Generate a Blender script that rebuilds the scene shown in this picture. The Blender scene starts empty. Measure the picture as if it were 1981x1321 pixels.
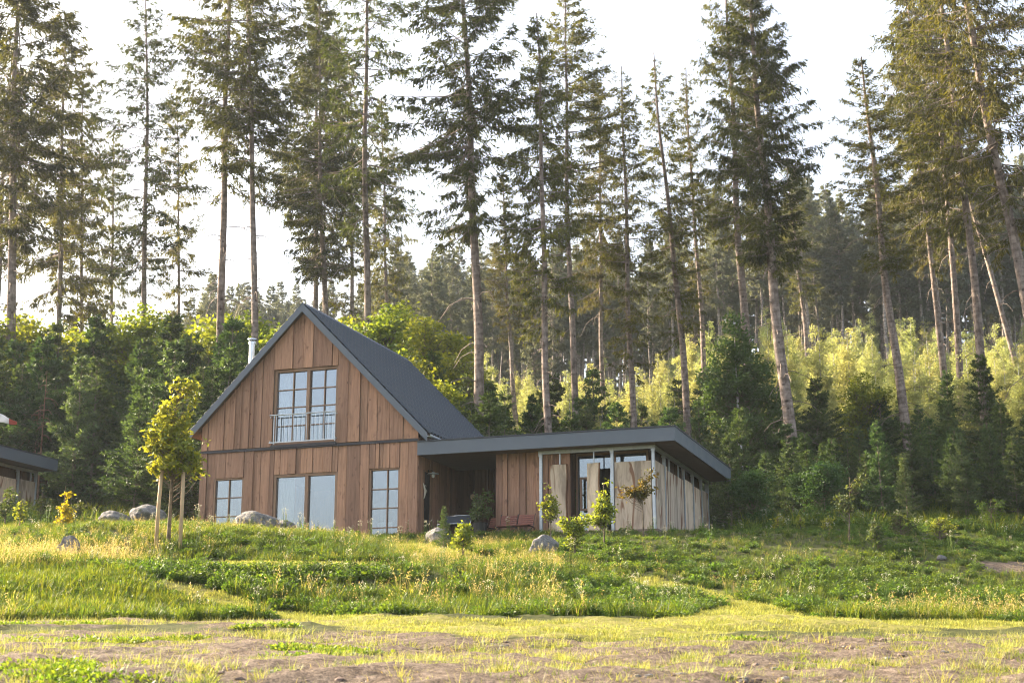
import bpy, math, random
import numpy as np
from mathutils import Vector, Matrix
R_ = math.radians
scene = bpy.context.scene
COL = scene.collection
rng = np.random.default_rng(11)
random.seed(5)

# ------------------------------------------------------------------ camera
PITCH = math.atan(.2441); FPX = 2906.0
cam = bpy.data.cameras.new('camera'); co = bpy.data.objects.new('camera', cam); COL.objects.link(co)
co.rotation_euler = (math.pi/2 + PITCH, 0, 0)
cam.sensor_width = 36; cam.lens = FPX*36/1981; cam.clip_end = 3000
cam.dof.use_dof = True; cam.dof.focus_distance = 46; cam.dof.aperture_fstop = 3.5
scene.camera = co
# ------------------------------------------------------------------ sky and sun
SUN_AZ, SUN_EL = -60.0, 24.0
w = bpy.data.worlds.new('World'); scene.world = w; w.use_nodes = True
wn = w.node_tree.nodes; sky = wn.new('ShaderNodeTexSky'); sky.sky_type = 'NISHITA'; sky.sun_disc = False
sky.sun_elevation = R_(SUN_EL); sky.sun_rotation = R_(SUN_AZ); sky.dust_density = 5.0; sky.air_density = 1.0; sky.ozone_density = 1.0
hsv = wn.new('ShaderNodeHueSaturation'); hsv.inputs['Saturation'].default_value = .62
w.node_tree.links.new(sky.outputs[0], hsv.inputs['Color']); w.node_tree.links.new(hsv.outputs[0], wn['Background'].inputs[0]); wn['Background'].inputs[1].default_value = .12
sl = bpy.data.lights.new('sun', 'SUN'); so = bpy.data.objects.new('sun', sl); COL.objects.link(so)
sl.energy = 5.0; sl.angle = R_(.6); sl.color = (1, .83, .60)
sd = Vector((math.sin(R_(SUN_AZ))*math.cos(R_(SUN_EL)), math.cos(R_(SUN_AZ))*math.cos(R_(SUN_EL)), math.sin(R_(SUN_EL))))
so.rotation_euler = sd.to_track_quat('Z', 'Y').to_euler()
vs = scene.view_settings; vs.view_transform = 'Standard'; vs.look = 'None'; vs.exposure = 2.1; vs.gamma = 1
scene.cycles.max_bounces = 6; scene.cycles.diffuse_bounces = 3; scene.cycles.transmission_bounces = 4
scene.cycles.transparent_max_bounces = 6; scene.cycles.caustics_reflective = False; scene.cycles.caustics_refractive = False
scene.cycles.use_denoising = True; scene.cycles.filter_width = 1.1; scene.cycles.volume_bounces = 0

# ------------------------------------------------------------------ helpers
FW = np.array([0, math.cos(PITCH), math.sin(PITCH)]); UP = np.array([0, -math.sin(PITCH), math.cos(PITCH)])
def atY(x, y, Y):                       # the point seen at pixel x, y of the photo, Y metres away
    r = FW + (x-990.5)/FPX*np.array([1., 0, 0]) - (y-660.5)/FPX*UP
    return r*(Y/r[1])
def projA(X, Y, Z):
    d = Y*FW[1] + Z*FW[2]
    return 990.5 + FPX*X/d, 660.5 - FPX*(Y*UP[1] + Z*UP[2])/d
def tag(o, label=None, cat=None, group=None, kind=None):
    if label: o['label'] = label
    if cat: o['category'] = cat
    if group: o['group'] = group
    if kind: o['kind'] = kind
    return o
def link(o, parent=None):
    COL.objects.link(o)
    if parent is not None: o.parent = parent
    return o
def empty(name, loc=(0, 0, 0), rz=0):
    o = bpy.data.objects.new(name, None); o.location = loc; o.rotation_euler = (0, 0, rz); o.empty_display_size = .1
    return link(o)
def copy_tree(o, parent=None):
    c = o.copy(); COL.objects.link(c); c.parent = parent
    for ch in list(o.children): copy_tree(ch, c)
    return c
def np_mesh(name, V, F, mats, mi=None, tint=None, smooth=False):
    """V (n,3), F (m,k) all faces the same size"""
    V = np.asarray(V, 'f'); F = np.asarray(F, 'i'); m, k = F.shape
    me = bpy.data.meshes.new(name); me.vertices.add(len(V)); me.vertices.foreach_set('co', V.ravel())
    me.loops.add(m*k); me.loops.foreach_set('vertex_index', F.ravel())
    me.polygons.add(m); me.polygons.foreach_set('loop_start', np.arange(m, dtype='i')*k)
    me.polygons.foreach_set('loop_total', np.full(m, k, 'i'))
    if mi is not None: me.polygons.foreach_set('material_index', np.asarray(mi, 'i'))
    if smooth: me.polygons.foreach_set('use_smooth', np.ones(m, bool))
    for mt in mats: me.materials.append(mt)
    if tint is not None:
        a = me.attributes.new('tint', 'FLOAT', 'FACE'); a.data.foreach_set('value', np.asarray(tint, 'f'))
    me.update(calc_edges=True)
    return me
class MB:
    def __init__(s): s.v = []; s.f = []; s.t = []
    def poly(s, vs_, fs, t=None):
        b = len(s.v); s.v += [tuple(q) for q in vs_]; t = random.random() if t is None else t
        for f in fs: s.f.append(tuple(b+i for i in f)); s.t.append(t)
        return s
    def box(s, x0, x1, y0, y1, z0, z1, t=None):
        return s.poly([(x0,y0,z0),(x1,y0,z0),(x1,y1,z0),(x0,y1,z0),(x0,y0,z1),(x1,y0,z1),(x1,y1,z1),(x0,y1,z1)],
            [(0,3,2,1),(4,5,6,7),(0,1,5,4),(1,2,6,5),(2,3,7,6),(3,0,4,7)], t)
    def slant(s, x0, x1, y0, y1, z0, za, zb, t=None, z0b=None):
        z0b = z0 if z0b is None else z0b
        return s.poly([(x0,y0,z0),(x1,y0,z0b),(x1,y1,z0b),(x0,y1,z0),(x0,y0,za),(x1,y0,zb),(x1,y1,zb),(x0,y1,za)],
            [(0,3,2,1),(4,5,6,7),(0,1,5,4),(1,2,6,5),(2,3,7,6),(3,0,4,7)], t)
    def tube(s, pts, rad, n=8, t=None, cap=True):
        pts = [Vector(q) for q in pts]; rad = rad if hasattr(rad, '__len__') else [rad]*len(pts); rings = []
        t = random.random() if t is None else t
        for i, q in enumerate(pts):
            d = (pts[min(i+1, len(pts)-1)] - pts[max(i-1, 0)]).normalized()
            a = d.cross(Vector((.13, .97, .2) if abs(d.z) > .8 else (0, 0, 1))).normalized(); b = d.cross(a)
            rings.append([q + (a*math.cos(2*math.pi*j/n) + b*math.sin(2*math.pi*j/n))*rad[i] for j in range(n)])
        vs_ = [q for r in rings for q in r]; fs = []
        for i in range(len(pts)-1):
            for j in range(n): fs.append((i*n+j, i*n+(j+1) % n, (i+1)*n+(j+1) % n, (i+1)*n+j))
        if cap: fs += [tuple(range(n))[::-1], tuple((len(pts)-1)*n+j for j in range(n))]
        return s.poly(vs_, fs, t)
    def build(s, name, mat, parent=None, smooth=False, bevel=0):
        me = bpy.data.meshes.new(name); me.from_pydata(s.v, [], s.f); me.materials.append(mat)
        a = me.attributes.new('tint', 'FLOAT', 'FACE'); a.data.foreach_set('value', np.array(s.t, 'f'))
        if smooth: me.polygons.foreach_set('use_smooth', np.ones(len(me.polygons), bool))
        o = bpy.data.objects.new(name, me); link(o, parent)
        if bevel:
            b = o.modifiers.new('bevel', 'BEVEL'); b.width = bevel; b.segments = 2; b.limit_method = 'ANGLE'
        return o

# ------------------------------------------------------------------ materials
def mat_new(name):
    m = bpy.data.materials.new(name); m.use_nodes = True; nt = m.node_tree; nt.nodes.clear()
    out = nt.nodes.new('ShaderNodeOutputMaterial'); return m, nt, out
def nd(nt, typ, **kw):
    n = nt.nodes.new(typ)
    for k, v in kw.items():
        if k.startswith('i_'):
            key = k[2:]; key = int(key) if key.isdigit() else key.replace('_', ' ')
            n.inputs[key].default_value = v
        else: setattr(n, k, v)
    return n
def ramp(nt, stops, fac=None, interp='LINEAR'):
    r = nt.nodes.new('ShaderNodeValToRGB'); r.color_ramp.interpolation = interp; e = r.color_ramp.elements
    while len(e) > 1: e.remove(e[-1])
    e[0].position = stops[0][0]; e[0].color = (*stops[0][1], 1)
    for p, c in stops[1:]: q = e.new(p); q.color = (*c, 1)
    if fac is not None: nt.links.new(fac, r.inputs[0])
    return r
def mixc(nt, a, b, fac, blend='MIX'):
    m = nt.nodes.new('ShaderNodeMix'); m.data_type = 'RGBA'; m.blend_type = blend
    for s_, v in ((6, a), (7, b), (0, fac)):
        if hasattr(v, 'type') and hasattr(v, 'links'): nt.links.new(v, m.inputs[s_])
        elif isinstance(v, tuple): m.inputs[s_].default_value = (*v, 1)
        else: m.inputs[s_].default_value = v
    return m.outputs[2]
def coords(nt, scale=(1, 1, 1), obj=True):
    tc = nt.nodes.new('ShaderNodeTexCoord'); mp = nt.nodes.new('ShaderNodeMapping'); mp.inputs[3].default_value = scale
    if obj: nt.links.new(tc.outputs['Object'], mp.inputs[0])
    else:
        g = nt.nodes.new('ShaderNodeNewGeometry'); nt.links.new(g.outputs['Position'], mp.inputs[0])
    return mp.outputs[0]
def noise(nt, vec, scale, detail=4, rough=.55, dist=0):
    n = nd(nt, 'ShaderNodeTexNoise'); n.inputs['Scale'].default_value = scale; n.inputs['Detail'].default_value = detail
    n.inputs['Roughness'].default_value = rough; n.inputs['Distortion'].default_value = dist
    if vec is not None: nt.links.new(vec, n.inputs['Vector'])
    return n.outputs[0]
def finish(nt, out, color, rough=.7, metal=0, bump=None, bstr=.3, bdist=.01, spec=.4):
    p = nd(nt, 'ShaderNodeBsdfPrincipled')
    if isinstance(color, tuple): p.inputs['Base Color'].default_value = (*color, 1)
    else: nt.links.new(color, p.inputs['Base Color'])
    if isinstance(rough, (int, float)): p.inputs['Roughness'].default_value = rough
    else: nt.links.new(rough, p.inputs['Roughness'])
    p.inputs['Metallic'].default_value = metal; p.inputs['Specular IOR Level'].default_value = spec
    if bump is not None:
        b = nd(nt, 'ShaderNodeBump'); b.inputs['Strength'].default_value = bstr; b.inputs['Distance'].default_value = bdist
        nt.links.new(bump, b.inputs['Height']); nt.links.new(b.outputs[0], p.inputs['Normal'])
    nt.links.new(p.outputs[0], out.inputs[0]); return p
def tint_attr(nt):
    a = nd(nt, 'ShaderNodeAttribute'); a.attribute_name = 'tint'; return a.outputs['Fac']

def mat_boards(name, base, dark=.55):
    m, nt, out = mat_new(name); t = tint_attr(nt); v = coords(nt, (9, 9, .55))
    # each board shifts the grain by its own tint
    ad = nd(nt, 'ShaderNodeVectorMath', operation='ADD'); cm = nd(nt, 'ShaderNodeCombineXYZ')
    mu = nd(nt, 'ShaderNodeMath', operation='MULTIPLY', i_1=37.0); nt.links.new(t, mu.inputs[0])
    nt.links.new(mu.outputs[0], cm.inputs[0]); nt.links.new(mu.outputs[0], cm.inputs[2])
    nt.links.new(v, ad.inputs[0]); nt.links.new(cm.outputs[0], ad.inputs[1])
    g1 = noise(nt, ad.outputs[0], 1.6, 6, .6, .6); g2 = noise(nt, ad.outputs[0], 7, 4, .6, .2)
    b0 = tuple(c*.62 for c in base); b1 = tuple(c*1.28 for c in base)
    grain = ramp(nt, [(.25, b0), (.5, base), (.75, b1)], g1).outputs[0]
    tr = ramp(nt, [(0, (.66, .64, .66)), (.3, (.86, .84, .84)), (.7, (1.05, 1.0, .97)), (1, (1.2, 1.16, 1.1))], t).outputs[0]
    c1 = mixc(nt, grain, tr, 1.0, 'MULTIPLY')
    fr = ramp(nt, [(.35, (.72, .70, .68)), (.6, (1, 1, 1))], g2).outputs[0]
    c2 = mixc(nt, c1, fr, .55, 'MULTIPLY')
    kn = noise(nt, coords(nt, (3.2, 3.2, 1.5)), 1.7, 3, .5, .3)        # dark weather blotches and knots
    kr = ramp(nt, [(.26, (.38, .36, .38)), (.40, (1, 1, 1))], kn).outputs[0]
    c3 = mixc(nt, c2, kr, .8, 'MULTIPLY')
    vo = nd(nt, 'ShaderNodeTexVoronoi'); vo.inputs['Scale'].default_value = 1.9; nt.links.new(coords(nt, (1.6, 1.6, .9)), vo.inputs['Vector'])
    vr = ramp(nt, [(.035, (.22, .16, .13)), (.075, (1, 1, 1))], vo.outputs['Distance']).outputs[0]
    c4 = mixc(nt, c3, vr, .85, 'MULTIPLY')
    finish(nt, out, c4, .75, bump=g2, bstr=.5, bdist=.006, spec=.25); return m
def mat_plain(name, base, rough=.6, metal=0, var=.25, scale=6, bstr=.2, spec=.4, stretch=(1, 1, 1)):
    m, nt, out = mat_new(name); n = noise(nt, coords(nt, stretch), scale, 5, .6)
    c = ramp(nt, [(.3, tuple(q*(1-var) for q in base)), (.7, tuple(min(1, q*(1+var)) for q in base))], n).outputs[0]
    rr = ramp(nt, [(.3, (rough*.8,)*3), (.7, (min(1, rough*1.2),)*3)], n).outputs[0]
    finish(nt, out, c, rr, metal, bump=n, bstr=bstr, bdist=.004, spec=spec); return m
def mat_slab(name):
    m, nt, out = mat_new(name); t = tint_attr(nt)
    oi = nd(nt, 'ShaderNodeObjectInfo'); ad = nd(nt, 'ShaderNodeVectorMath', operation='ADD')
    mu = nd(nt, 'ShaderNodeMath', operation='MULTIPLY', i_1=19.0); nt.links.new(oi.outputs['Random'], mu.inputs[0])
    nt.links.new(coords(nt, (1.3, 1.3, .22)), ad.inputs[0]); nt.links.new(mu.outputs[0], ad.inputs[1]); v = ad.outputs[0]
    g = noise(nt, v, 5, 6, .65, 1.2); big = noise(nt, v, 1.5, 3, .5, .7); fine = noise(nt, v, 26, 3, .6)
    c = ramp(nt, [(.3, (.33, .27, .22)), (.48, (.50, .42, .335)), (.7, (.62, .54, .44))], g).outputs[0]
    gr = ramp(nt, [(.36, (.50, .49, .50)), (.44, (1, 1, 1))], big).outputs[0]
    c = mixc(nt, c, gr, .85, 'MULTIPLY')
    b2 = noise(nt, v, 1.9, 2, .5, 1.6)
    br = ramp(nt, [(.60, (0, 0, 0)), (.645, (.9, .9, .9))], b2).outputs[0]
    c = mixc(nt, c, (.20, .10, .06), br)
    wr_ = nd(nt, 'ShaderNodeTexWhiteNoise', noise_dimensions='1D'); nt.links.new(oi.outputs['Random'], wr_.inputs['W'])
    c = mixc(nt, c, ramp(nt, [(0, (.88, .84, .82)), (.4, (1.12, 1.05, .97)), (1, (1.35, 1.25, 1.14))], wr_.outputs[0]).outputs[0], 1., 'MULTIPLY')
    dk = ramp(nt, [(.0, (1, 1, 1)), (.98, (1, 1, 1)), (.99, (.33, .22, .17))], t).outputs[0]
    c = mixc(nt, c, dk, 1., 'MULTIPLY')
    finish(nt, out, c, .85, bump=fine, bstr=.4, bdist=.004, spec=.2); return m
def mat_leaf(name, c0, c1, trans=.45, tcol=None, vary=.5, rough=.55, hue=None):
    """two-sided foliage: diffuse + translucent, each leaf with its own tint, each plant a little different"""
    m, nt, out = mat_new(name); t = tint_attr(nt); oi = nd(nt, 'ShaderNodeObjectInfo')
    base = mixc(nt, c0, c1, t)
    hs = nd(nt, 'ShaderNodeHueSaturation'); nt.links.new(base, hs.inputs['Color'])
    mr = nd(nt, 'ShaderNodeMapRange'); mr.inputs[3].default_value = 1-vary*.5; mr.inputs[4].default_value = 1+vary*.5
    nt.links.new(oi.outputs['Random'], mr.inputs[0]); nt.links.new(mr.outputs[0], hs.inputs['Value'])
    mh = nd(nt, 'ShaderNodeMapRange'); mh.inputs[3].default_value = .5-.02; mh.inputs[4].default_value = .5+.02
    wn_ = nd(nt, 'ShaderNodeTexWhiteNoise', noise_dimensions='1D'); nt.links.new(oi.outputs['Random'], wn_.inputs['W'])
    nt.links.new(wn_.outputs[0], mh.inputs[0]); nt.links.new(mh.outputs[0], hs.inputs['Hue'])
    p = nd(nt, 'ShaderNodeBsdfPrincipled'); nt.links.new(hs.outputs[0], p.inputs['Base Color'])
    p.inputs['Roughness'].default_value = rough; p.inputs['Specular IOR Level'].default_value = .25
    tr = nd(nt, 'ShaderNodeBsdfTranslucent'); tc = tcol or (1.5, 1.35, .55)
    tm = mixc(nt, hs.outputs[0], tc, 1., 'MULTIPLY'); nt.links.new(tm, tr.inputs['Color'])
    mx = nd(nt, 'ShaderNodeMixShader'); mx.inputs[0].default_value = trans
    nt.links.new(p.outputs[0], mx.inputs[1]); nt.links.new(tr.outputs[0], mx.inputs[2]); nt.links.new(mx.outputs[0], out.inputs[0])
    return m
def mat_bark(name, c0, c1, scale=6):
    m, nt, out = mat_new(name); n = noise(nt, coords(nt, (1, 1, .35)), scale, 6, .65, .5)
    b = noise(nt, coords(nt, (.6, .6, 2.2)), 2.2, 3, .6)
    c = ramp(nt, [(.32, c0), (.62, c1)], n).outputs[0]
    c = mixc(nt, c, ramp(nt, [(.4, (.55, .52, .5)), (.56, (1, 1, 1))], b).outputs[0], .8, 'MULTIPLY')
    vo = nd(nt, 'ShaderNodeTexVoronoi'); vo.inputs['Scale'].default_value = 2.6; nt.links.new(coords(nt, (1, 1, 1)), vo.inputs['Vector'])
    kn = ramp(nt, [(.10, (.18, .15, .14)), (.2, (1, 1, 1))], vo.outputs['Distance']).outputs[0]
    c = mixc(nt, c, kn, .8, 'MULTIPLY')
    finish(nt, out, c, .9, bump=n, bstr=.8, bdist=.03, spec=.15); return m
M = {}
M['boards'] = mat_boards('facade_boards', (.38, .222, .150))
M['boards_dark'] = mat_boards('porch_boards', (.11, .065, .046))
M['frame'] = mat_plain('brown_window_frame', (.27, .16, .10), .5, var=.15, stretch=(1, 1, .3))
M['belt'] = mat_plain('dark_flashing', (.035, .032, .04), .5, var=.2)
M['fascia'] = mat_plain('blue_grey_sheet_metal', (.105, .125, .155), .42, .0, var=.06, scale=1.5, bstr=.04)
M['fascia_dark'] = mat_plain('dark_roof_coping', (.035, .04, .05), .5, var=.1)
M['roof'] = mat_plain('slate_blue_corrugated_metal', (.062, .075, .102), .42, .0, var=.12, scale=3, bstr=.03)
M['soffit'] = mat_plain('brown_soffit', (.10, .065, .045), .7, var=.2, stretch=(1, 8, 1))
M['galv'] = mat_plain('galvanised_steel', (.50, .53, .56), .38, .55, var=.12, scale=14, bstr=.05)
M['steel'] = mat_plain('bright_flue_steel', (.62, .64, .66), .22, .9, var=.06, bstr=.02)
M['slab'] = mat_slab('weathered_timber_slab')
M['inner'] = mat_plain('interior_plaster', (.16, .12, .09), .9, var=.1)
M['floor'] = mat_plain('timber_deck', (.16, .12, .09), .8, var=.25)
M['curtain'] = mat_plain('white_curtain', (.78, .78, .80), .9, var=.04)
M['rock'] = None
M['red_wood'] = mat_plain('red_brown_slats', (.20, .065, .042), .5, var=.25, scale=9)
M['black'] = mat_plain('black_metal', (.02, .02, .022), .45, var=.2)
M['dark_fabric'] = mat_plain('dark_blue_grey_mesh', (.03, .038, .055), .7, var=.2, scale=20)
M['pot'] = mat_plain('black_planter', (.02, .02, .022), .5, var=.2)
M['stake'] = mat_plain('pale_timber_stake', (.50, .36, .22), .8, var=.18, scale=5, stretch=(3, 3, .4), spec=.2)
M['antler'] = mat_plain('bone', (.55, .50, .40), .6, var=.15)
M['white'] = mat_plain('white_paint', (.75, .74, .72), .6, var=.05)
M['bark'] = mat_bark('spruce_bark', (.14, .105, .088), (.36, .29, .25))
M['bark_far'] = mat_bark('far_spruce_bark', (.22, .185, .165), (.44, .38, .34))  # trunk bark lightened so its colour carries the haze of distance
M['bark_young'] = mat_bark('young_spruce_bark', (.16, .13, .09), (.27, .23, .17), 12)
M['bark_dead'] = mat_bark('dead_spruce_bark', (.16, .09, .06), (.28, .17, .11), 12)
M['bark_birch'] = mat_bark('birch_bark', (.42, .40, .36), (.72, .70, .66), 5)
M['bark_sap'] = mat_bark('sapling_bark', (.14, .11, .08), (.24, .19, .13), 14)
M['needles'] = mat_leaf('spruce_needles', (.022, .032, .008), (.112, .126, .026), .42, (1.36, 1.25, .45), .45)
M['needles_y'] = mat_leaf('spruce_needles_golden', (.036, .044, .008), (.150, .150, .028), .45, (1.42, 1.25, .42), .4)
M['needles_far'] = mat_leaf('far_spruce_needles', (.105, .120, .10), (.20, .215, .16), .35, (1.35, 1.25, .6), .4)  # distance haze put into the colour: paler, greyer needles for the far trees
M['needles_young'] = mat_leaf('young_spruce_needles', (.016, .040, .014), (.135, .195, .062), .36, (1.3, 1.3, .6), .45)
M['needles_pale'] = mat_leaf('pale_young_needles', (.035, .065, .028), (.19, .25, .10), .38, (1.3, 1.25, .6), .35)
M['birch_leaves'] = mat_leaf('birch_leaves', (.24, .28, .11), (.50, .51, .25), .5, (1.3, 1.2, .65), .35)
M['birch_dark'] = mat_leaf('birch_leaves_deep', (.05, .095, .03), (.10, .155, .05), .4, (1.35, 1.3, .5), .3)
M['leafy'] = mat_leaf('beech_leaves', (.075, .125, .022), (.30, .34, .05), .5, (1.4, 1.25, .4), .4)
M['leaf_maple'] = mat_leaf('maple_leaves', (.10, .165, .025), (.31, .36, .06), .5, (1.35, 1.1, .4), 0)
M['leaf_yellow'] = mat_leaf('yellow_leaves', (.13, .18, .03), (.33, .35, .06), .5, (1.3, 1.15, .4), .1)
M['leaf_gold'] = mat_leaf('golden_leaves', (.30, .30, .02), (.48, .46, .04), .5, (1.3, 1.1, .4), .1)
M['leaf_red'] = mat_leaf('reddish_leaves', (.07, .09, .02), (.20, .14, .04), .4, (1.4, 1.1, .4), .1)
M['leaf_olive'] = mat_leaf('olive_leaves', (.05, .08, .03), (.13, .16, .06), .4, (1.4, 1.25, .5), .2)
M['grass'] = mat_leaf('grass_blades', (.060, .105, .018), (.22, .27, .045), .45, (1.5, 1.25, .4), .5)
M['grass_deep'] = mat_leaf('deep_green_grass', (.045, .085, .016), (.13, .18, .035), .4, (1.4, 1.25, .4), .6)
M['grass_dry'] = mat_leaf('dry_grass', (.30, .26, .10), (.52, .44, .20), .45, (1.25, 1.1, .7), .4)
M['lawn'] = mat_leaf('mown_grass', (.17, .20, .06), (.38, .39, .14), .42, (1.25, 1.15, .55), .3)
M['weed'] = mat_leaf('weed_leaves', (.05, .10, .018), (.14, .21, .035), .4, (1.4, 1.3, .4), .4)
M['weed_bright'] = mat_leaf('bright_weed_leaves', (.07, .13, .02), (.22, .29, .045), .45, (1.3, 1.2, .4), .3)
M['flower'] = mat_leaf('pale_flower_heads', (.55, .52, .40), (.75, .72, .60), .4, (1.1, 1.05, .9), .2)

def mk_glass():
    m, nt, out = mat_new('window_glass')
    g = nd(nt, 'ShaderNodeBsdfGlossy'); g.inputs['Roughness'].default_value = .01; g.inputs['Color'].default_value = (.80, .88, 1, 1)
    tr = nd(nt, 'ShaderNodeBsdfTransparent'); tr.inputs['Color'].default_value = (.80, .84, .84, 1)
    lw = nd(nt, 'ShaderNodeLayerWeight'); lw.inputs['Blend'].default_value = .35
    mr = nd(nt, 'ShaderNodeMapRange'); mr.inputs[3].default_value = .21; mr.inputs[4].default_value = .9
    nt.links.new(lw.outputs['Fresnel'], mr.inputs[0])
    n = noise(nt, coords(nt), 1.3, 2, .4); b = nd(nt, 'ShaderNodeBump'); b.inputs['Strength'].default_value = .012; b.inputs['Distance'].default_value = .02
    nt.links.new(n, b.inputs['Height']); nt.links.new(b.outputs[0], g.inputs['Normal'])
    mx = nd(nt, 'ShaderNodeMixShader'); nt.links.new(mr.outputs[0], mx.inputs[0]); nt.links.new(tr.outputs[0], mx.inputs[1]); nt.links.new(g.outputs[0], mx.inputs[2])
    nt.links.new(mx.outputs[0], out.inputs[0]); return m
M['glass'] = mk_glass()
def mk_rock():
    m, nt, out = mat_new('granite'); v = coords(nt); n = noise(nt, v, 5, 8, .7, .4); f = noise(nt, v, 32, 4, .7); p_ = noise(nt, v, 2.0, 3)
    c = ramp(nt, [(.3, (.11, .105, .11)), (.5, (.24, .225, .215)), (.7, (.42, .39, .36))], n).outputs[0]
    c = mixc(nt, c, ramp(nt, [(.35, (.6, .6, .62)), (.65, (1.1, 1.08, 1.05))], f).outputs[0], .8, 'MULTIPLY')
    c = mixc(nt, c, (.10, .12, .05), ramp(nt, [(.58, (0, 0, 0)), (.68, (.6, .6, .6))], p_).outputs[0])
    finish(nt, out, c, .9, bump=n, bstr=.9, bdist=.06, spec=.2); return m
M['rock'] = mk_rock()

# ------------------------------------------------------------------ terrain
# each column: a line of sight of the photo, and the ground height along it (distance, height)
def st(pairs, far): return [(Y, float(atY(990, y, Y)[2])) for y, Y in pairs] + far
BACK = [(-300, -14), (-60, -8.5), (0, -1.65), (8, -.75)]
F_L = [(55, 6.7), (80, 9.2), (110, 14), (140, 22), (185, 37), (260, 50), (900, -20)]
F_M = [(56, 6.2), (80, 11.8), (110, 19.5), (140, 29.5), (185, 38), (260, 42), (900, -20)]
F_R = [(55, 6.6), (80, 14.2), (110, 23), (137, 31.5), (160, 32.5), (200, 26), (900, -20)]
PADz = 5.03
COLS = {
 -500: st([(1321,13),(1240,18.5),(1216,21.5),(1200,24.2),(1122,28.6),(1085,33),(1045,38),(1020,45)], [(50,6.25)]+F_L),
 0:    st([(1321,13),(1236,18.5),(1216,21.5),(1198,24.2),(1116,28.6),(1086,33),(1045,38),(1018,45)], [(50,6.25)]+F_L),
 250:  st([(1321,13),(1234,18.5),(1214,21.5),(1194,24.8),(1122,28.6),(1098,30.6),(1092,34),(1022,37.3),(1015,41)], [(46,5.2),(50,5.9)]+F_L),
 450:  st([(1321,13),(1232,18.5),(1212,21.5),(1188,26.2),(1152,27.6),(1099,30),(1093,34),(1024,37.2),(1022,41)], [(46,PADz-.05),(54,PADz)]+F_L),
 620:  st([(1321,13),(1230,18.5),(1212,21.5),(1190,26.8),(1102,29.9),(1094,34),(1042,37.2),(1037,41.5)], [(45.3,PADz-.05),(55,PADz)]+F_L[1:]),
 780:  st([(1321,13),(1232,18.5),(1212,22),(1192,26.8),(1110,30),(1096,34),(1062,38),(1050,42)], [(44.6,PADz-.06),(56,PADz)]+F_M[1:]),
 1000: st([(1321,13),(1232,18.5),(1212,22),(1194,26.8),(1118,30.2),(1094,34.4),(1056,38.6),(1042,42)], [(43.6,4.93),(56,PADz)]+F_M[1:]),
 1200: st([(1321,13),(1234,18.5),(1212,22),(1190,26.8),(1126,30.6),(1088,35),(1042,39),(1034,41.5)], [(42.8,4.93),(56,5.1)]+F_M[1:]),
 1400: st([(1321,13),(1236,18.5),(1214,22),(1190,26),(1165,29),(1137,32),(1080,35.5),(1038,39.5),(1030,41.5)], [(43,4.95),(54,5.6)]+F_R[1:]),
 1600: st([(1321,13),(1240,18.5),(1218,22),(1200,26),(1184,29),(1130,32.5),(1075,36),(1034,40)], [(44,5.05),(50,5.7)]+F_R),
 1800: st([(1321,13),(1244,18.5),(1222,22),(1204,26),(1190,29),(1140,32.5),(1082,36.5),(1056,40)], [(45,5.15),(50,5.8)]+F_R),
 2000: st([(1321,13),(1244,18.5),(1224,22),(1206,26),(1192,29),(1150,32.5),(1105,36),(1082,40)], [(46,5.1),(51,5.9)]+F_R),
 2600: st([(1321,13),(1244,18.5),(1224,22),(1206,26),(1192,29),(1150,32.5),(1108,36),(1085,41)], [(47,5.2),(52,6.0)]+F_R)}
ckeys = sorted(COLS)
YS = np.concatenate([np.arange(-300, 8, 4.), np.arange(8, 60, .25), np.arange(60, 200, 2.), np.arange(200, 905, 20.)])
O = atY(806, 1035, 45.0); RZ = math.atan2(-.3254, .9455); ud = np.array([.9455, -.3254, 0]); vd = np.array([.3254, .9455, 0])
def houseuv(X, Y): return (X-O[0])*ud[0]+(Y-O[1])*ud[1], (X-O[0])*vd[0]+(Y-O[1])*vd[1]
TAB = np.array([np.interp(YS, [p[0] for p in BACK+COLS[k]], [p[1] for p in BACK+COLS[k]]) for k in ckeys])
ker = np.array([.08, .24, .36, .24, .08])
i0, i1 = np.searchsorted(YS, 8), np.searchsorted(YS, 60)
for _ in range(2):
    sm = np.array([np.convolve(np.pad(r, 2, 'edge'), ker, 'valid') for r in TAB]); TAB[:, i0+3:i1-2] = sm[:, i0+3:i1-2]
_wv = [(rng.uniform(0, 6.28), rng.uniform(.35, 3.2), rng.uniform(0, 6.28)) for _ in range(26)]
def h(X, Y):
    X = np.asarray(X, float); Y = np.asarray(Y, float)
    c = 990.5 + FPX*X/(np.maximum(Y, 9)*1.0)/1.03
    c = np.clip(c, ckeys[0]+.001, ckeys[-1]-.001); k = np.array(ckeys, float)
    j = np.clip(np.searchsorted(k, c)-1, 0, len(k)-2); t = (c-k[j])/(k[j+1]-k[j]); t = t*t*(3-2*t)
    yi = np.interp(np.clip(Y, YS[0], YS[-1]), YS, np.arange(len(YS))); a = np.floor(yi).astype(int); a = np.minimum(a, len(YS)-2); f = yi-a
    z0 = TAB[j, a]*(1-f) + TAB[j, a+1]*f; z1 = TAB[j+1, a]*(1-f) + TAB[j+1, a+1]*f
    z = z0*(1-t) + z1*t
    n = sum(np.sin(X*f_*math.cos(p)+Y*f_*math.sin(p)+q)/(f_**.9) for p, f_, q in _wv)*.014
    hu, hv = houseuv(X, Y); n *= np.where((hv > -1.2) & (hv < 9) & (hu > -8.5) & (hu < 8.6), .15, 1)
    return z + n + np.where(Y > 60, .4*np.sin(X*.21+Y*.13)+.3*np.sin(X*.5-Y*.23), 0)*np.clip((Y-60)/20, 0, 1)
def hz(X, Y): return float(h(X, Y))

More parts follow.
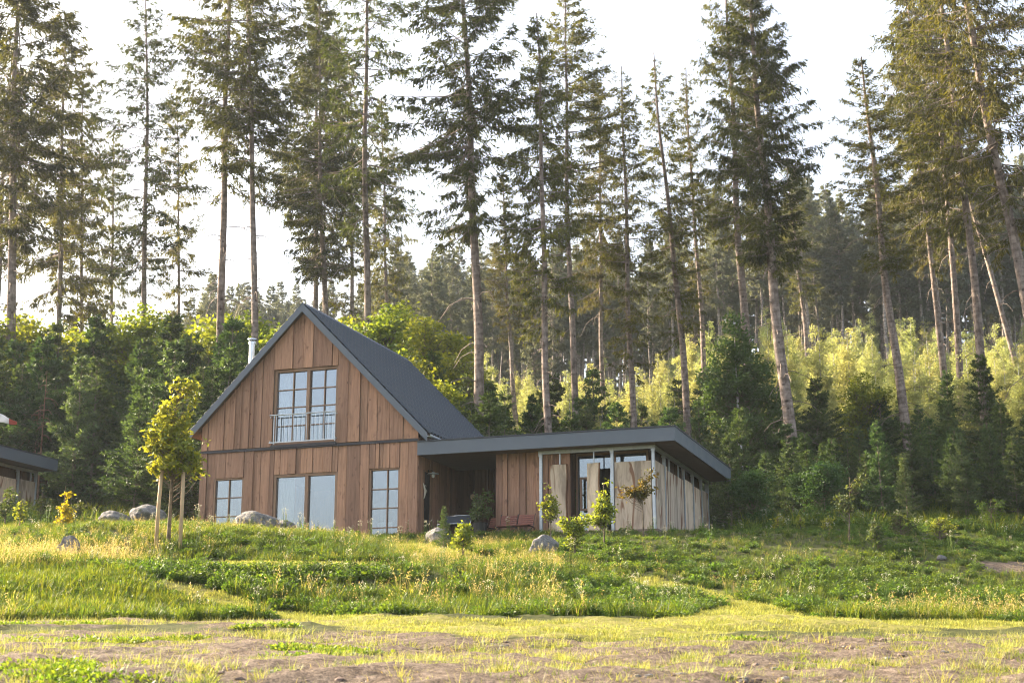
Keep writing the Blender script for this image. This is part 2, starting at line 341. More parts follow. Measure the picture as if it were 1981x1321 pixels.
def inpoly(px, py, poly):
    ins = np.zeros(len(px), bool); n = len(poly)
    for i in range(n):
        x0, y0 = poly[i]; x1, y1 = poly[(i+1) % n]
        if y0 == y1: continue
        c = ((y0 > py) != (y1 > py)) & (px < (x1-x0)*(py-y0)/(y1-y0)+x0); ins ^= c
    return ins
MOWN = [[(430,1143),(520,1178),(640,1193),(800,1196),(1100,1201),(1290,1198),(1390,1178),(1340,1152),(1250,1138),(1190,1122),(1260,1116),(1360,1142),(1470,1168),(1560,1192),(1700,1202),(2300,1206),(2300,1224),(1700,1222),(1300,1236),(1000,1238),(700,1222),(560,1206),(420,1172),(280,1130),(330,1122)],
        [(770,1038),(840,1052),(930,1074),(990,1096),(930,1098),(850,1078),(760,1054)], [(300,1086),(800,1091),(800,1101),(300,1099)]]
LAWN = [[(-900,1105),(120,1102),(250,1112),(420,1142),(540,1176),(470,1196),(-900,1196)]]
def n2(X, Y, s, o=0): return np.sin(X*s+o+1.3*np.sin(Y*s*.7+o))*np.sin(Y*s*1.1+o*2+1.1*np.sin(X*s*.6))
def zones(X, Y, Z):
    """0 meadow, 1 mown, 2 short lawn bank, 3 bare soil"""
    px, py = projA(X, Y, Z); wob = n2(X, Y, 1.7)*3; py = py+wob; px = px + n2(X, Y, 1.1, 2)*8
    z = np.zeros(len(X), int); near = Y < 41
    for p in LAWN: z[inpoly(px, py, p) & near] = 2
    for p in MOWN: z[inpoly(px, py, p) & near] = 1
    lim = np.interp(px, [-500, 0, 450, 700, 1000, 1300, 1981, 2600], [1228, 1228, 1226, 1224, 1240, 1240, 1232, 1232])
    z[(py > lim) & (Y < 24)] = 3
    z[(py > 1199) & (py < 1216) & (px < 640)] = 3
    z[(px > 1890) & (px < 2300) & (py > 1086) & (py < 1106) & (Y > 34) & (Y < 42)] = 3
    hu, hv = houseuv(X, Y); z[(hv > -.15) & (hv < 9) & (hu > -7.8) & (hu < 7.6)] = 3
    return z

xs = np.concatenate([np.arange(-420, -60, 12.), np.arange(-60, -18, 1.5), np.arange(-18, 20, .22), np.arange(20, 62, 1.5), np.arange(62, 430, 12.)])
ys = np.concatenate([np.arange(-280, 5, 8.), np.arange(5, 11, 1.), np.arange(11, 46, .2), np.arange(46, 60, .6), np.arange(60, 200, 2.), np.arange(200, 900, 20.)])
GX, GY = np.meshgrid(xs, ys); GZ = h(GX, GY)
soilrough = rng.random(GX.shape)*.055
GZn = GZ + np.where((GY > 10) & (GY < 24) & (np.abs(GX) < 18), soilrough + .035*n2(GX, GY, 3.1) + .02*n2(GX, GY, 7.3, 1), 0)
nx, ny = len(xs), len(ys)
ii = (np.arange(ny-1)[:, None]*nx + np.arange(nx-1)[None, :]).ravel()
me = np_mesh('ground', np.stack([GX.ravel(), GY.ravel(), GZn.ravel()], 1), np.stack([ii, ii+1, ii+nx+1, ii+nx], 1), [], smooth=True)
zz = zones(GX.ravel(), GY.ravel(), GZ.ravel())
for nm, zi in (('soil', 3), ('mown', 1)):
    a = me.attributes.new(nm, 'FLOAT', 'POINT'); a.data.foreach_set('value', (zz == zi).astype('f'))
gm, nt, out = mat_new('ground_soil_and_turf'); v = coords(nt, obj=False)
n1 = noise(nt, v, .9, 6, .6); n3 = noise(nt, v, 9, 6, .7); n4 = noise(nt, v, 38, 5, .8)
soil = ramp(nt, [(.3, (.060, .044, .035)), (.5, (.145, .112, .087)), (.72, (.27, .22, .175))], n3).outputs[0]
soil = mixc(nt, soil, ramp(nt, [(.40, (.38, .36, .34)), (.6, (1.4, 1.35, 1.3))], n4).outputs[0], .8, 'MULTIPLY')
turf = ramp(nt, [(.35, (.040, .050, .016)), (.6, (.085, .085, .03))], n3).outputs[0]
mown = ramp(nt, [(.3, (.10, .11, .025)), (.5, (.20, .19, .045)), (.7, (.27, .22, .10))], n3).outputs[0]
a1 = nd(nt, 'ShaderNodeAttribute'); a1.attribute_name = 'soil'; a2 = nd(nt, 'ShaderNodeAttribute'); a2.attribute_name = 'mown'
c = mixc(nt, turf, mown, a2.outputs['Fac']); c = mixc(nt, c, soil, a1.outputs['Fac'])
finish(nt, out, c, .95, bump=n3, bstr=.7, bdist=.05, spec=.1)
me.materials.append(gm); go = bpy.data.objects.new('ground', me); link(go); tag(go, kind='structure')

# ------------------------------------------------------------------ the cabins
O = atY(806, 1035, 45.0); RZ = math.atan2(-.3254, .9455)
def boards(mb, x0, x1, y0, y1, z0, ztop, openings=(), cuts=(), wmin=.16, wmax=.42, batten=True, jitter=True):
    """vertical boards between x0 and x1; ztop is a number or a function of x; openings are (xa,xb,za,zb)"""
    zt = ztop if callable(ztop) else (lambda q: ztop)
    ed = sorted(set([x0, x1] + [q for q in cuts if x0 < q < x1] + [q for op in openings for q in op[:2] if x0 < q < x1])); xs_ = []
    for a, b in zip(ed, ed[1:]):
        n = max(1, round((b-a)/random.uniform(wmin, wmax)))
        ws = [random.uniform(.6, 1.4) for _ in range(n)]; s_ = sum(ws); q = a
        for w_ in ws: xs_.append((q, q+w_/s_*(b-a))); q += w_/s_*(b-a)
    for i, (a, b) in enumerate(xs_):
        segs = [(z0, None)]; m = (a+b)/2
        for (xa, xb, za, zb) in openings:
            if xa < m < xb:
                segs = [(z0, za), (zb, None)] if za > z0+.01 else [(zb, None)]
        dy = random.choice([0, .022, .04]) if jitter else 0; t = random.random()
        for (s0, s1) in segs:
            g = .008
            if s1 is None: mb.slant(a+g, b-g, y0+dy, y1, s0, zt(a+g), zt(b-g), t)
            else: mb.slant(a+g, b-g, y0+dy, y1, s0, s1, s1, t)
    if batten:                                       # narrow cover strips on some joints
        for (a, b) in xs_[1:]:
            if random.random() < .32:
                w_ = random.uniform(.035, .06); m = a
                if any(xa-.05 < m < xb+.05 for (xa, xb, za, zb) in openings): continue
                mb.slant(m-w_/2, m+w_/2, y0-.022, y0-.001, z0, zt(m-w_/2)-.002, zt(m+w_/2)-.002, random.random())
def window(parent, x0, x1, z0, z1, y, leaves, mx, mz, name='window', fw=.07, label=None, curtain=None, sash=True):
    fr = MB()
    fr.box(x0, x0+fw, y-.02, y+.08, z0, z1, .5); fr.box(x1-fw, x1, y-.02, y+.08, z0, z1, .5)
    fr.box(x0+fw, x1-fw, y-.02, y+.08, z1-fw, z1, .5); fr.box(x0+fw, x1-fw, y-.02, y+.08, z0, z0+fw, .5)
    for (a, b) in zip(leaves, leaves[1:]):
        if a != leaves[0]: fr.box(a-.055, a+.055, y-.035, y+.08, z0+fw, z1-fw, .5)
    o = fr.build(name, M['frame'], parent, bevel=.004)
    if label: o['label'] = label
    mt = MB()
    for q in mx: mt.box(q-.014, q+.014, y+.008, y+.05, z0+fw, z1-fw, .4)
    for q in mz: mt.box(x0+fw, x1-fw, y+.011, y+.047, q-.014, q+.014, .4)
    if mx or mz: mt.build('muntin', M['frame'], o)
    for (a, b) in zip(leaves, leaves[1:]):
        g = MB(); g.box(max(a, x0+fw), min(b, x1-fw), y+.055, y+.065, z0+fw, z1-fw, .5); g.build('pane', M['glass'], o)
    return o
def curtain(parent, x0, x1, z0, z1, y, folds):
    n = int((x1-x0)/.012); V = []; 
    for i in range(n+1):
        x = x0+(x1-x0)*i/n; d = .035*math.sin(i/n*folds*6.28)+.012*math.sin(i/n*folds*15.1+1)
        V += [(x, y+d, z0), (x, y+d*.8, (z0+z1)/2), (x, y+d*.6, z1)]
    F = [(3*i+k, 3*i+3+k, 3*i+4+k, 3*i+1+k) for i in range(n) for k in (0, 1)]
    me_ = np_mesh('curtain', V, F, [M['curtain']], smooth=True); o = bpy.data.objects.new('curtain', me_); link(o, parent)
    s_ = o.modifiers.new('thick', 'SOLIDIFY'); s_.thickness = .004

XR, ZR, XL, ZL, XE, ZE = -3.97, 7.45, -7.80, 3.58, .37, 3.03      # ridge, left eave, right eave (top surface)
def roofz(x): return ZR + (x-XR)*(ZR-ZL)/(XR-XL) if x < XR else ZR - (x-XR)*(ZR-ZE)/(XE-XR)
YF, YB = -.20, 8.25
def roof_slope(right, parent):
    x1, z1 = (XE, ZE) if right else (XL, ZL); d = Vector((x1-XR, 0, z1-ZR)); Ls = d.length; dn = d/Ls
    nrm = Vector((-dn.z, 0, dn.x)) if dn.x > 0 else Vector((dn.z, 0, -dn.x)); nrm = nrm if nrm.z > 0 else -nrm
    rows = int(Ls/.34); per = .26; nw = int((YB-YF-.12)/per*6); V = []; F = []
    ncol = nw+1; r = 0; ring = []
    for i in range(rows):
        for (s_, lift) in ((i*Ls/rows, .0), ((i+1)*Ls/rows-.002, .03)):
            for j in range(ncol):
                y = YF+.06+(YB-YF-.12)*j/nw; wv = .045*math.cos(6.28318*(y-YF)/per)
                p = Vector((XR, y, ZR)) + dn*s_ + nrm*(lift+wv+.04); V.append(tuple(p))
    for i in range(rows*2-1):
        for j in range(nw):
            a = i*ncol+j; q = (a, a+1, a+ncol+1, a+ncol); F.append(q if right else q[::-1])
    me_ = np_mesh('roof_sheet', V, F, [M['roof']], smooth=False); o = bpy.data.objects.new('roof_sheet', me_); link(o, parent)
    s_ = o.modifiers.new('thick', 'SOLIDIFY'); s_.thickness = .01; s_.offset = -1
    return o
def verge(mb, y0, y1, th, lift=0.03):
    for (x1, z1) in ((XL, ZL), (XE, ZE)):
        a, b = sorted([(XR, ZR), (x1, z1)]); mb.slant(a[0], b[0], y0, y1, a[1]+lift-th, a[1]+lift, b[1]+lift, .5, b[1]+lift-th)
def make_annex(P, wide_x0, porch):
    """flat-roofed wing with steel posts and upright timber slabs, local metres; front right corner at 7.97, -.1"""
    x0 = wide_x0
    r = MB(); r.box(x0, 7.94, -.07, 8.22, 2.42, 2.80, .5); ro = r.build('flat_roof', M['soffit'], P)
    f = MB()
    f.box(x0, 7.97, -.10, -.073, 2.40, 2.80, .5); f.box(7.943, 7.97, -.073, 8.25, 2.40, 2.80, .5); f.box(x0, 7.943, 8.223, 8.25, 2.40, 2.80, .5); f.box(x0, x0+.027, -.073, 8.2, 2.43, 2.80, .5)
    f.build('fascia', M['fascia'], ro, bevel=.003)
    c = MB(); c.box(x0-.0, 7.99, -.12, 8.27, 2.803, 2.845, .5); c.build('coping', M['fascia_dark'], ro, bevel=.004)
    s = MB()
    for k in range(24): s.box(x0+.05, 7.9, -.03+k*.342, -.03+k*.342+.332, 2.405, 2.417)
    s.build('soffit', M['soffit'], ro)
    b = MB(); xa = 3.70 if porch else x0+.3
    b.box(xa, 7.25, .395, .40+.012, 2.30, 2.40, .5); b.box(xa, 7.25, .407, .49, 2.385, 2.40, .5); b.box(xa, 7.25, .407, .49, 2.30, 2.315, .5)
    b.box(7.232, 7.25, .495, 8.1, 2.30, 2.40, .5); b.box(7.15, 7.232, .5, 8.1, 2.30, 2.315, .5)
    b.build('steel_beam', M['galv'], P, bevel=.003)
    def post(x, y, w_=.085, z0=-.2, z1=2.298):
        q = MB(); q.box(x-w_/2, x+w_/2, y-w_/2, y-w_/2+.012, z0, z1, .5); q.box(x-w_/2, x+w_/2, y+w_/2-.012, y+w_/2, z0, z1, .5); q.box(x-.006, x+.006, y-w_/2+.012, y+w_/2-.012, z0, z1, .5)
        if w_ > .06: q.box(x-w_/2-.015, x+w_/2+.015, y-w_/2-.02, y-w_/2-.003, z1-.07, z1-.001, .5)
        q.build('post', M['galv'], P, bevel=.002)
    fx = (3.77, 5.96, 7.19) if porch else (4.4, 7.19)
    for x in fx: post(x, .45)
    for y in (1.78, 4.38, 5.72, 7.0, 8.05): post(7.19, y)
    for y in (2.42, 3.66, 7.75): post(7.19, y, .045, 1.6)
    for x in (4.36, 5.40) if porch else (): post(x, .45, .035, 1.7)
    def slab(x0_, x1_, y0_, y1_, z1, edge, seed):
        """sawn slab with a wandering live edge"""
        rd = random.Random(seed); along = abs(x1_-x0_) > abs(y1_-y0_); n = 14; q = MB(); ph = rd.uniform(0, 6); z0_ = -.15
        L0, L1 = (x0_, x1_) if along else (y0_, y1_)
        def pt(s_, d, z): return (s_, y0_ if d == 0 else y1_, z) if along else (x1_ if d == 0 else x0_, s_, z)
        rows = []
        for i in range(n+1):
            z = z0_+(z1-z0_)*i/n; wa = .014*math.sin(z*1.9+ph)+.007*math.sin(z*6.1+ph*2)
            a = L0+(wa if edge < 0 or edge == 2 else 0); bb = L1-(.02+wa if edge > 0 else 0)
            sk = rd.uniform(-.012, .012) if i == n else 0
            e = .035
            rows.append([(a, z), (a+e, z), (bb-e, z), (bb, z+sk)])
        for i in range(n):
            for k in range(3):
                t = .3 if (k == 1 or (k == 0 and edge >= 0 and edge != 2) or (k == 2 and edge <= 0)) else 1.0
                (a, za), (b_, zb) = rows[i][k], rows[i][k+1]; (c_, zc), (d_, zd) = rows[i+1][k+1], rows[i+1][k]
                for d in (0, 1):
                    vs_ = [pt(a, d, za), pt(b_, d, zb), pt(c_, d, zc), pt(d_, d, zd)]
                    q.poly(vs_, [(0, 1, 2, 3) if (d == 0) else (3, 2, 1, 0)], t)
            for k, col in ((0, 0), (3, 3)):
                (a, za), (d_, zd) = rows[i][col], rows[i+1][col]
                q.poly([pt(a, 0, za), pt(a, 1, za), pt(d_, 1, zd), pt(d_, 0, zd)], [(0, 1, 2, 3)], 1.0 if edge else .3)
        (a, za), (b_, zb) = rows[n][0], rows[n][3]
        q.poly([pt(a, 0, za), pt(b_, 0, zb), pt(b_, 1, zb), pt(a, 1, za)], [(0, 1, 2, 3)], .4)
        return q.build('timber_slab', M['slab'], P)
    if porch:
        slab(4.02, 4.60, .42, .48, 1.97, 1, 1); slab(5.20, 5.60, .42, .48, 1.96, 1, 2); slab(6.03, 7.12, .42, .48, 1.95, 0, 3)
    else:
        slab(5.2, 7.1, .42, .48, 1.95, 0, 3)
    for i, (a, b_, z) in enumerate(((.55, 1.72, 1.98), (1.84, 2.12, 2.0), (2.16, 4.30, 1.90), (4.42, 5.60, 1.97) if porch else (4.42, 5.60, 1.93), (5.78, 6.92, 1.93), (7.08, 8.02, 1.98))):
        slab(7.165, 7.215, a, b_, z, (0, 2, 1, 0, 1, 0)[i], 10+i)
    # enclosed room behind the slabs
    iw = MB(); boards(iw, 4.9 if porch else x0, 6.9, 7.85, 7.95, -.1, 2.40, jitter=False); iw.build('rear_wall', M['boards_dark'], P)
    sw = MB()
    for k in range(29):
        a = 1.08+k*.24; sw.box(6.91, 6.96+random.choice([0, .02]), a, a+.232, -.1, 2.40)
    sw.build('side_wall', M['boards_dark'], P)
    fl = MB(); fl.box(x0+.05, 7.3, .36, 8.1, -.22, -.03, .5); fl.build('deck', M['floor'], P)

cabin = empty('timber_cabin', tuple(O), RZ)
tag(cabin, 'brown board-clad gabled cabin with slate-blue roof and flat-roofed wing on the right', 'cabin')
op_low = [(-6.99, -5.93, .12, 2.04), (-4.87, -2.68, -.05, 2.06), (-1.61, -.60, -.02, 2.085)]
op_up = [(-4.98, -2.74, 3.0, 5.42)]
wl = MB(); boards(wl, -7.50, 0, 0, .055, -.4, 2.85, op_low, wmin=.16, wmax=.36); fw_ = wl.build('lower_front_wall', M['boards'], cabin)
wu = MB(); boards(wu, -7.50, 0, -.012, .038, 2.95, lambda x: roofz(x)-.20, op_up, cuts=(XR,), wmin=.2, wmax=.42); wu.build('gable_wall', M['boards'], cabin)
# structural walls behind the boards
for (z0, zt, ops, nm) in ((-.4, lambda x: 2.9, op_low, 0), (2.9, lambda x: roofz(x)-.24, op_up, 1)):
    iwm = MB(); ed = sorted(set([-7.45, -.05, XR]+[q for o_ in ops for q in o_[:2]]))
    for a, b in zip(ed, ed[1:]):
        m = (a+b)/2; seg = [(z0, None)]
        for (xa, xb, za, zb) in ops:
            if xa < m < xb: seg = [(z0, za), (zb, None)] if za > z0+.1 else [(zb, None)]
        for s0, s1 in seg:
            if s1 is None: iwm.slant(a, b, .055, .25, s0, zt(a), zt(b), .5)
            else: iwm.box(a, b, .055, .25, s0, s1, .5)
    iwm.build('inner_wall', M['inner'], cabin)
swl = MB(); swr = MB()
for k in range(34):                                  # side walls run back from the front
    y0 = .055+k*.235
    for (xa, xb) in ((-7.50, -7.45), (-.05, 0)):
        sw = swl if xb else swr
        if xb == 0 and .42 < y0+.1 < 1.05: sw.box(xa, xb, y0, y0+.231, 2.05, 2.98); continue
        top = 3.3 if xa < -7 else 2.98
        d = random.choice([0, .012]); sw.box(xa-(d if xa < -7 else 0), xb+(d if xb == 0 else 0), y0, y0+.231, -.4, top)
swl.build('side_wall', M['boards'], cabin); swr.build('side_wall', M['boards'], cabin)
rw = MB(); rw.poly([(-7.45, 8.0, -.4), (-.05, 8.0, -.4), (-.05, 8.0, 2.98), (XR, 8.0, 7.1), (-7.45, 8.0, 3.4), (-7.45, 8.05, -.4), (-.05, 8.05, -.4), (-.05, 8.05, 2.98), (XR, 8.05, 7.1), (-7.45, 8.05, 3.4)],
    [(0, 1, 2, 3, 4), (9, 8, 7, 6, 5)], .5); rw.build('rear_wall', M['boards'], cabin)
flo = MB(); flo.box(-7.4, -.1, .26, 7.9, -.3, -.02, .5); flo.box(-7.4, -.1, .26, 7.9, 2.72, 2.92, .5); flo.build('floor', M['inner'], cabin)
fn = MB(); fn.box(-7.50, -4.99, -.03, .0, 2.855, 2.925, .5); fn.box(-4.99, -2.73, -.06, .0, 2.90, 2.985, .5); fn.box(-2.73, .01, -.03, .0, 2.855, 2.925, .5); fn.box(-4.99, -2.73, -.03, .0, 2.855, 2.897, .5)
fn.build('belt_flashing', M['belt'], cabin)
roof = MB()
for (x1, z1) in ((XL, ZL), (XE, ZE)):
    a, b = sorted([(XR, ZR), (x1, z1)]); roof.slant(a[0]+.01, b[0]-.01, YF+.04, YB-.04, a[1]-.19, a[1]-.012, b[1]-.012, .5, b[1]-.19)
roof = roof.build('roof', M['soffit'], cabin)
roof_slope(True, roof); roof_slope(False, roof)
for y0_ in (YF, YB-.035):
    vg = MB(); verge(vg, y0_, y0_+.035, .27); vg.build('verge_board', M['fascia'], roof)
rc = MB(); sgn = [(-.13, -.125), (0, .055), (.13, -.13)]
for (a, b) in zip(sgn, sgn[1:]):
    rc.poly([(XR+a[0], YF-.01, ZR+a[1]), (XR+b[0], YF-.01, ZR+b[1]), (XR+b[0], YB, ZR+b[1]), (XR+a[0], YB, ZR+a[1])], [(0, 1, 2, 3)], .5)
rco = rc.build('ridge_cap', M['fascia'], roof); s_ = rco.modifiers.new('t', 'SOLIDIFY'); s_.thickness = .01
gt = MB(); n = 8
for i in range(n):
    a0, a1 = math.pi+math.pi*i/n, math.pi+math.pi*(i+1)/n
    gt.poly([(XE+.05+.065*math.cos(a0), YF, ZE-.03+.065*math.sin(a0)), (XE+.05+.065*math.cos(a1), YF, ZE-.03+.065*math.sin(a1)),
             (XE+.05+.065*math.cos(a1), YB, ZE-.03+.065*math.sin(a1)), (XE+.05+.065*math.cos(a0), YB, ZE-.03+.065*math.sin(a0))], [(0, 1, 2, 3)], .5)
gto = gt.build('gutter', M['galv'], roof, smooth=True); s_ = gto.modifiers.new('t', 'SOLIDIFY'); s_.thickness = .004
fl = MB(); fl.tube([(-6.36, 1., 4.6), (-6.36, 1., 6.62)], .095, 14); fo = fl.build('flue_pipe', M['steel'], cabin, smooth=False)
cp = MB(); cp.tube([(-6.36, 1., 6.60), (-6.36, 1., 6.66), (-6.36, 1, 6.70)], [.12, .12, .10], 14); cp.tube([(-6.36, 1, 6.74), (-6.36, 1, 6.77), (-6.36, 1, 6.82)], [.15, .145, .02], 14)
for k in range(4): cp.box(-6.36+.08*math.cos(k*1.57)-.006, -6.36+.08*math.cos(k*1.57)+.006, 1+.08*math.sin(k*1.57)-.006, 1+.08*math.sin(k*1.57)+.006, 6.69, 6.75, .5)
cp.build('flue_cap', M['steel'], fo)
# windows
window(cabin, -6.99, -5.93, .12, 2.04, .07, (-6.99, -5.93), (-6.46,), (1.42, .83, .3), fw=.055)
window(cabin, -4.87, -2.68, -.05, 2.06, .07, (-4.87, -3.73, -2.68), (), (), name='sliding_door', fw=.085)
window(cabin, -1.61, -.60, -.02, 2.085, .07, (-1.61, -.60), (-1.02,), (1.45, .87, .28), name='glazed_door', fw=.055)
uw = window(cabin, -4.98, -2.74, 3.0, 5.42, .09, (-4.98, -3.79, -2.74), (-4.33, -3.24), (4.76, 4.19, 3.60), fw=.09)
curtain(cabin, -4.80, -4.28, 0, 1.95, .34, 6); curtain(cabin, -2.92, -2.72, 0, 1.95, .34, 3)
curtain(cabin, -4.9, -4.55, 3.05, 5.3, .36, 4); curtain(cabin, -4.5, -2.85, 3.05, 4.25, .36, 20)
curtain(cabin, -1.5, -1.0, 0, .5, .5, 5)
sv = MB(); sv.tube([(-6.75, .7, 0), (-6.75, .7, 1.1)], .2, 12); sv.tube([(-6.75, .7, 1.1), (-6.75, .7, 2.6)], .07, 10); sv.build('stove', M['white'], cabin, smooth=False)
rl = MB(); yr = -.10
rl.tube([(-5.02, yr, 3.93), (-2.72, yr, 3.93)], .022, 8); rl.box(-5.02, -2.72, yr-.012, yr+.012, 3.045, 3.075, .5)
for q in (-4.86, -2.745): rl.box(q-.012, q+.012, yr-.012, yr+.012, 3.0, 3.925, .5)
for k in range(14):
    q = -4.86+(2.115)*(k+.5)/14; rl.tube([(q, yr, 3.06), (q, yr, 3.92)], .0085, 6)
for q in (-4.995, -2.73):
    for z in (3.1, 3.87): rl.box(q-.012, q+.012, yr, -.01, z-.015, z+.015, .5)
rl.build('balcony_railing', M['galv'], cabin)
# wing
make_annex(cabin, .02, True)
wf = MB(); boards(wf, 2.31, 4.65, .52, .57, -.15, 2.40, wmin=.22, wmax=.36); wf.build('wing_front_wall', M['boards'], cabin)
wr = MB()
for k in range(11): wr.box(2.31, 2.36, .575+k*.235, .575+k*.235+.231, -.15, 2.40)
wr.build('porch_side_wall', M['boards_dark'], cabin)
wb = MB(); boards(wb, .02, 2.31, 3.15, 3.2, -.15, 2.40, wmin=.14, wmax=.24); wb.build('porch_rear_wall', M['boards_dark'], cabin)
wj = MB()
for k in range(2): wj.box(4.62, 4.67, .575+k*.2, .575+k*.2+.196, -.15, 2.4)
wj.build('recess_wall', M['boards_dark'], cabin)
dp = MB(); dp.box(-.03, .0, .43, 1.02, -.02, 2.0, .5); do = dp.build('porch_door', M['black'], cabin, bevel=.004)
df = MB(); df.box(-.02, .025, .99, 1.06, -.02, 2.04, .5); df.box(-.02, .025, .40, .455, -.02, 2.04, .5); df.box(-.02, .025, .455, .99, 2.0, 2.04, .5); df.build('door_frame', M['frame'], do)
dh = MB(); dh.tube([(.0, .93, 1.0), (.05, .93, 1.0), (.05, .83, 1.0)], .01, 6); dh.build('handle', M['black'], do)
# glazed recess of the wing
g = MB()
for (a, b) in ((4.69, 4.75), (5.86, 5.92), (6.84, 6.90)): g.box(a, b, .98, 1.06, -.03, 2.36, .5)
g.box(4.75, 6.84, .985, 1.055, 2.28, 2.36, .5); g.box(4.75, 6.84, .985, 1.055, -.03, .06, .5); gf = g.build('wing_window', M['frame'], cabin)
for (a, b) in ((4.75, 5.86), (5.92, 6.84)):
    q = MB(); q.box(a, b, 1.01, 1.02, .06, 2.28, .5); q.build('pane', M['glass'], gf)
cs = MB(); cs.box(4.86, 4.93, .80, .84, .62, 1.62, .5); cs.box(5.07, 5.12, .80, .84, .62, 1.62, .5)
cs.box(4.93, 5.07, .805, .835, .62, .68, .5); cs.box(4.93, 5.07, .805, .835, 1.56, 1.62, .5); cs.box(4.87, 4.92, .84, .98, 1.1, 1.13, .5); cs.build('open_casement', M['frame'], gf)

# neighbouring cabin: the same wing, farther back at the left edge
P2 = atY(114, 888, 55.5)
vd = np.array([.3254, .9455, 0]); ud = np.array([.9455, -.3254, 0])
O2 = P2 - ud*7.99 - vd*8.27 - np.array([0, 0, 2.845])
cab2 = empty('timber_cabin', tuple(O2), RZ)
tag(cab2, 'flat-roofed second cabin, dark fascia over pale slabs, cut by the left edge', 'cabin')
make_annex(cab2, 2.0, False)

def W(x, y, z): # cabin local -> world
    v = ud*x + vd*y; return (O[0]+v[0], O[1]+v[1], O[2]+z)

# ------------------------------------------------------------------ things on the porch
def slat_chair(loc, rz, label):
    t = empty('slatted_chair', loc, rz); tag(t, label, 'chair', 'red slatted chairs outside the wing')
    b = MB()
    for k in range(6):
        z = .17+k*.062; y = .10+k*.022
        b.poly([(-.24, y, z), (.24, y, z), (.24, y+.016, z+.046), (-.24, y+.016, z+.046), (-.24, y+.016, z-.006), (.24, y+.016, z-.006), (.24, y+.034, z+.042), (-.24, y+.034, z+.042)],
               [(0, 1, 2, 3), (5, 4, 7, 6), (3, 2, 6, 7), (0, 4, 5, 1), (0, 3, 7, 4), (1, 5, 6, 2)])
    b.build('backrest', M['red_wood'], t)
    s = MB()
    for k in range(6): s.box(-.24, .24, -.36+k*.075, -.36+k*.075+.06, .155, .175)
    s.build('seat', M['red_wood'], t)
    for sx in (-1, 1):
        l = MB(); l.tube([(sx*.255, .28, .56), (sx*.255, .06, .14), (sx*.255, -.36, -.02)], .013, 8, .5); l.build('leg', M['black'], t)
        l = MB(); l.tube([(sx*.262, -.36, .16), (sx*.262, .12, .14), (sx*.262, .26, -.02)], .013, 8, .5); l.build('leg', M['black'], t)
    return t
slat_chair(W(2.87, .0, -.03), RZ+.06, 'left of two red-brown slatted chairs against the board wall of the wing')
slat_chair(W(3.38, .02, -.02), RZ-.03, 'right of two red-brown slatted chairs, next to the steel corner post')
slat_chair(W(2.08, .75, .02), RZ-.5, 'red-brown slatted chair in the porch shade, half hidden by the potted shrub')
sf = empty('garden_bench', W(1.15, .15, -.02), RZ+.02); tag(sf, 'aluminium framed garden bench with dark blue-grey mesh back in the porch', 'bench')
f = MB()
for x in (-.42, .42):
    f.tube([(x, .36, .62), (x, .20, .26), (x, .26, 0)], .018, 8, .5); f.tube([(x, .22, .30), (x, -.30, .30), (x, -.32, 0)], .018, 8, .5)
f.tube([(-.42, .36, .62), (.42, .36, .62)], .016, 8, .5); f.tube([(-.42, -.30, .30), (.42, -.30, .30)], .016, 8, .5); f.build('frame', M['steel'], sf, smooth=True)
f = MB(); f.poly([(-.4, .345, .60), (.4, .345, .60), (.4, .205, .30), (-.4, .205, .30), (-.4, .365, .60), (.4, .365, .60), (.4, .225, .30), (-.4, .225, .30)], [(3, 2, 1, 0), (4, 5, 6, 7), (0, 1, 5, 4), (2, 3, 7, 6)], .5); f.build('backrest', M['dark_fabric'], sf)
f = MB(); f.box(-.4, .4, -.29, .2, .285, .305, .5); f.build('seat', M['dark_fabric'], sf)
pp = empty('porch_lamp', W(.03, .79, 1.95), RZ); tag(pp, 'small enamel wall lamp with flat shade beside the porch door', 'lamp')
q = MB(); q.tube([(0, 0, .10), (.10, 0, .12), (.16, 0, .06)], .012, 8); q.tube([(-.005, 0, .10), (.015, 0, .10)], .04, 10); q.build('bracket', M['black'], pp)
q = MB(); q.tube([(.16, 0, .07), (.16, 0, .03), (.16, 0, .012), (.16, 0, -.005)], [.03, .06, .17, .18], 20); q.build('lamp_shade', M['galv'], pp, smooth=True)
q = MB(); q.tube([(.16, 0, -.006), (.16, 0, -.05), (.16, 0, -.10), (.16, 0, -.12)], [.035, .05, .04, .01], 12); q.build('bulb_glass', M['white'], pp, smooth=True)
an = MB(); an.tube([(0, 0, .22), (.02, .02, .12), (.05, .05, -.02), (.03, .03, -.20), (.02, 0, -.26)], [.012, .03, .035, .022, .012], 8)
an.tube([(.03, .03, .08), (.06, .14, .0), (.05, .16, -.07)], [.02, .015, .006], 6); an.tube([(.03, .02, .14), (.05, .09, .16), (.05, .13, .12)], [.015, .012, .005], 6)
a_ = an.build('antler', M['antler'], smooth=True); a_.location = W(.03, .39, 1.40); a_.rotation_euler[2] = RZ; tag(a_, 'pale antler hanging on the wall left of the dark porch door', 'antler')
dk = MB(); dk.tube([(0, -.03, 0), (0, 0, 0)], .085, 20); dk.tube([(0, -.04, 0), (0, -.031, 0)], .05, 16); d_ = dk.build('round_wall_plaque', M['stake']); d_.location = W(.62, 3.13, 1.53); d_.rotation_euler[2] = RZ
tag(d_, 'small round wooden disc on the dark rear wall of the porch', 'wall plaque')
pf = empty('pennant', tuple(atY(-14, 850, 58)), 0); pf.location.z = hz(pf.location.x, 58)
hp = float(atY(0, 812, 58)[2])-pf.location.z
q = MB(); q.tube([(0, 0, 0), (0, 0, hp+.6)], .025, 8); q.build('pole', M['white'], pf)
V = []; nU, nV = 14, 6
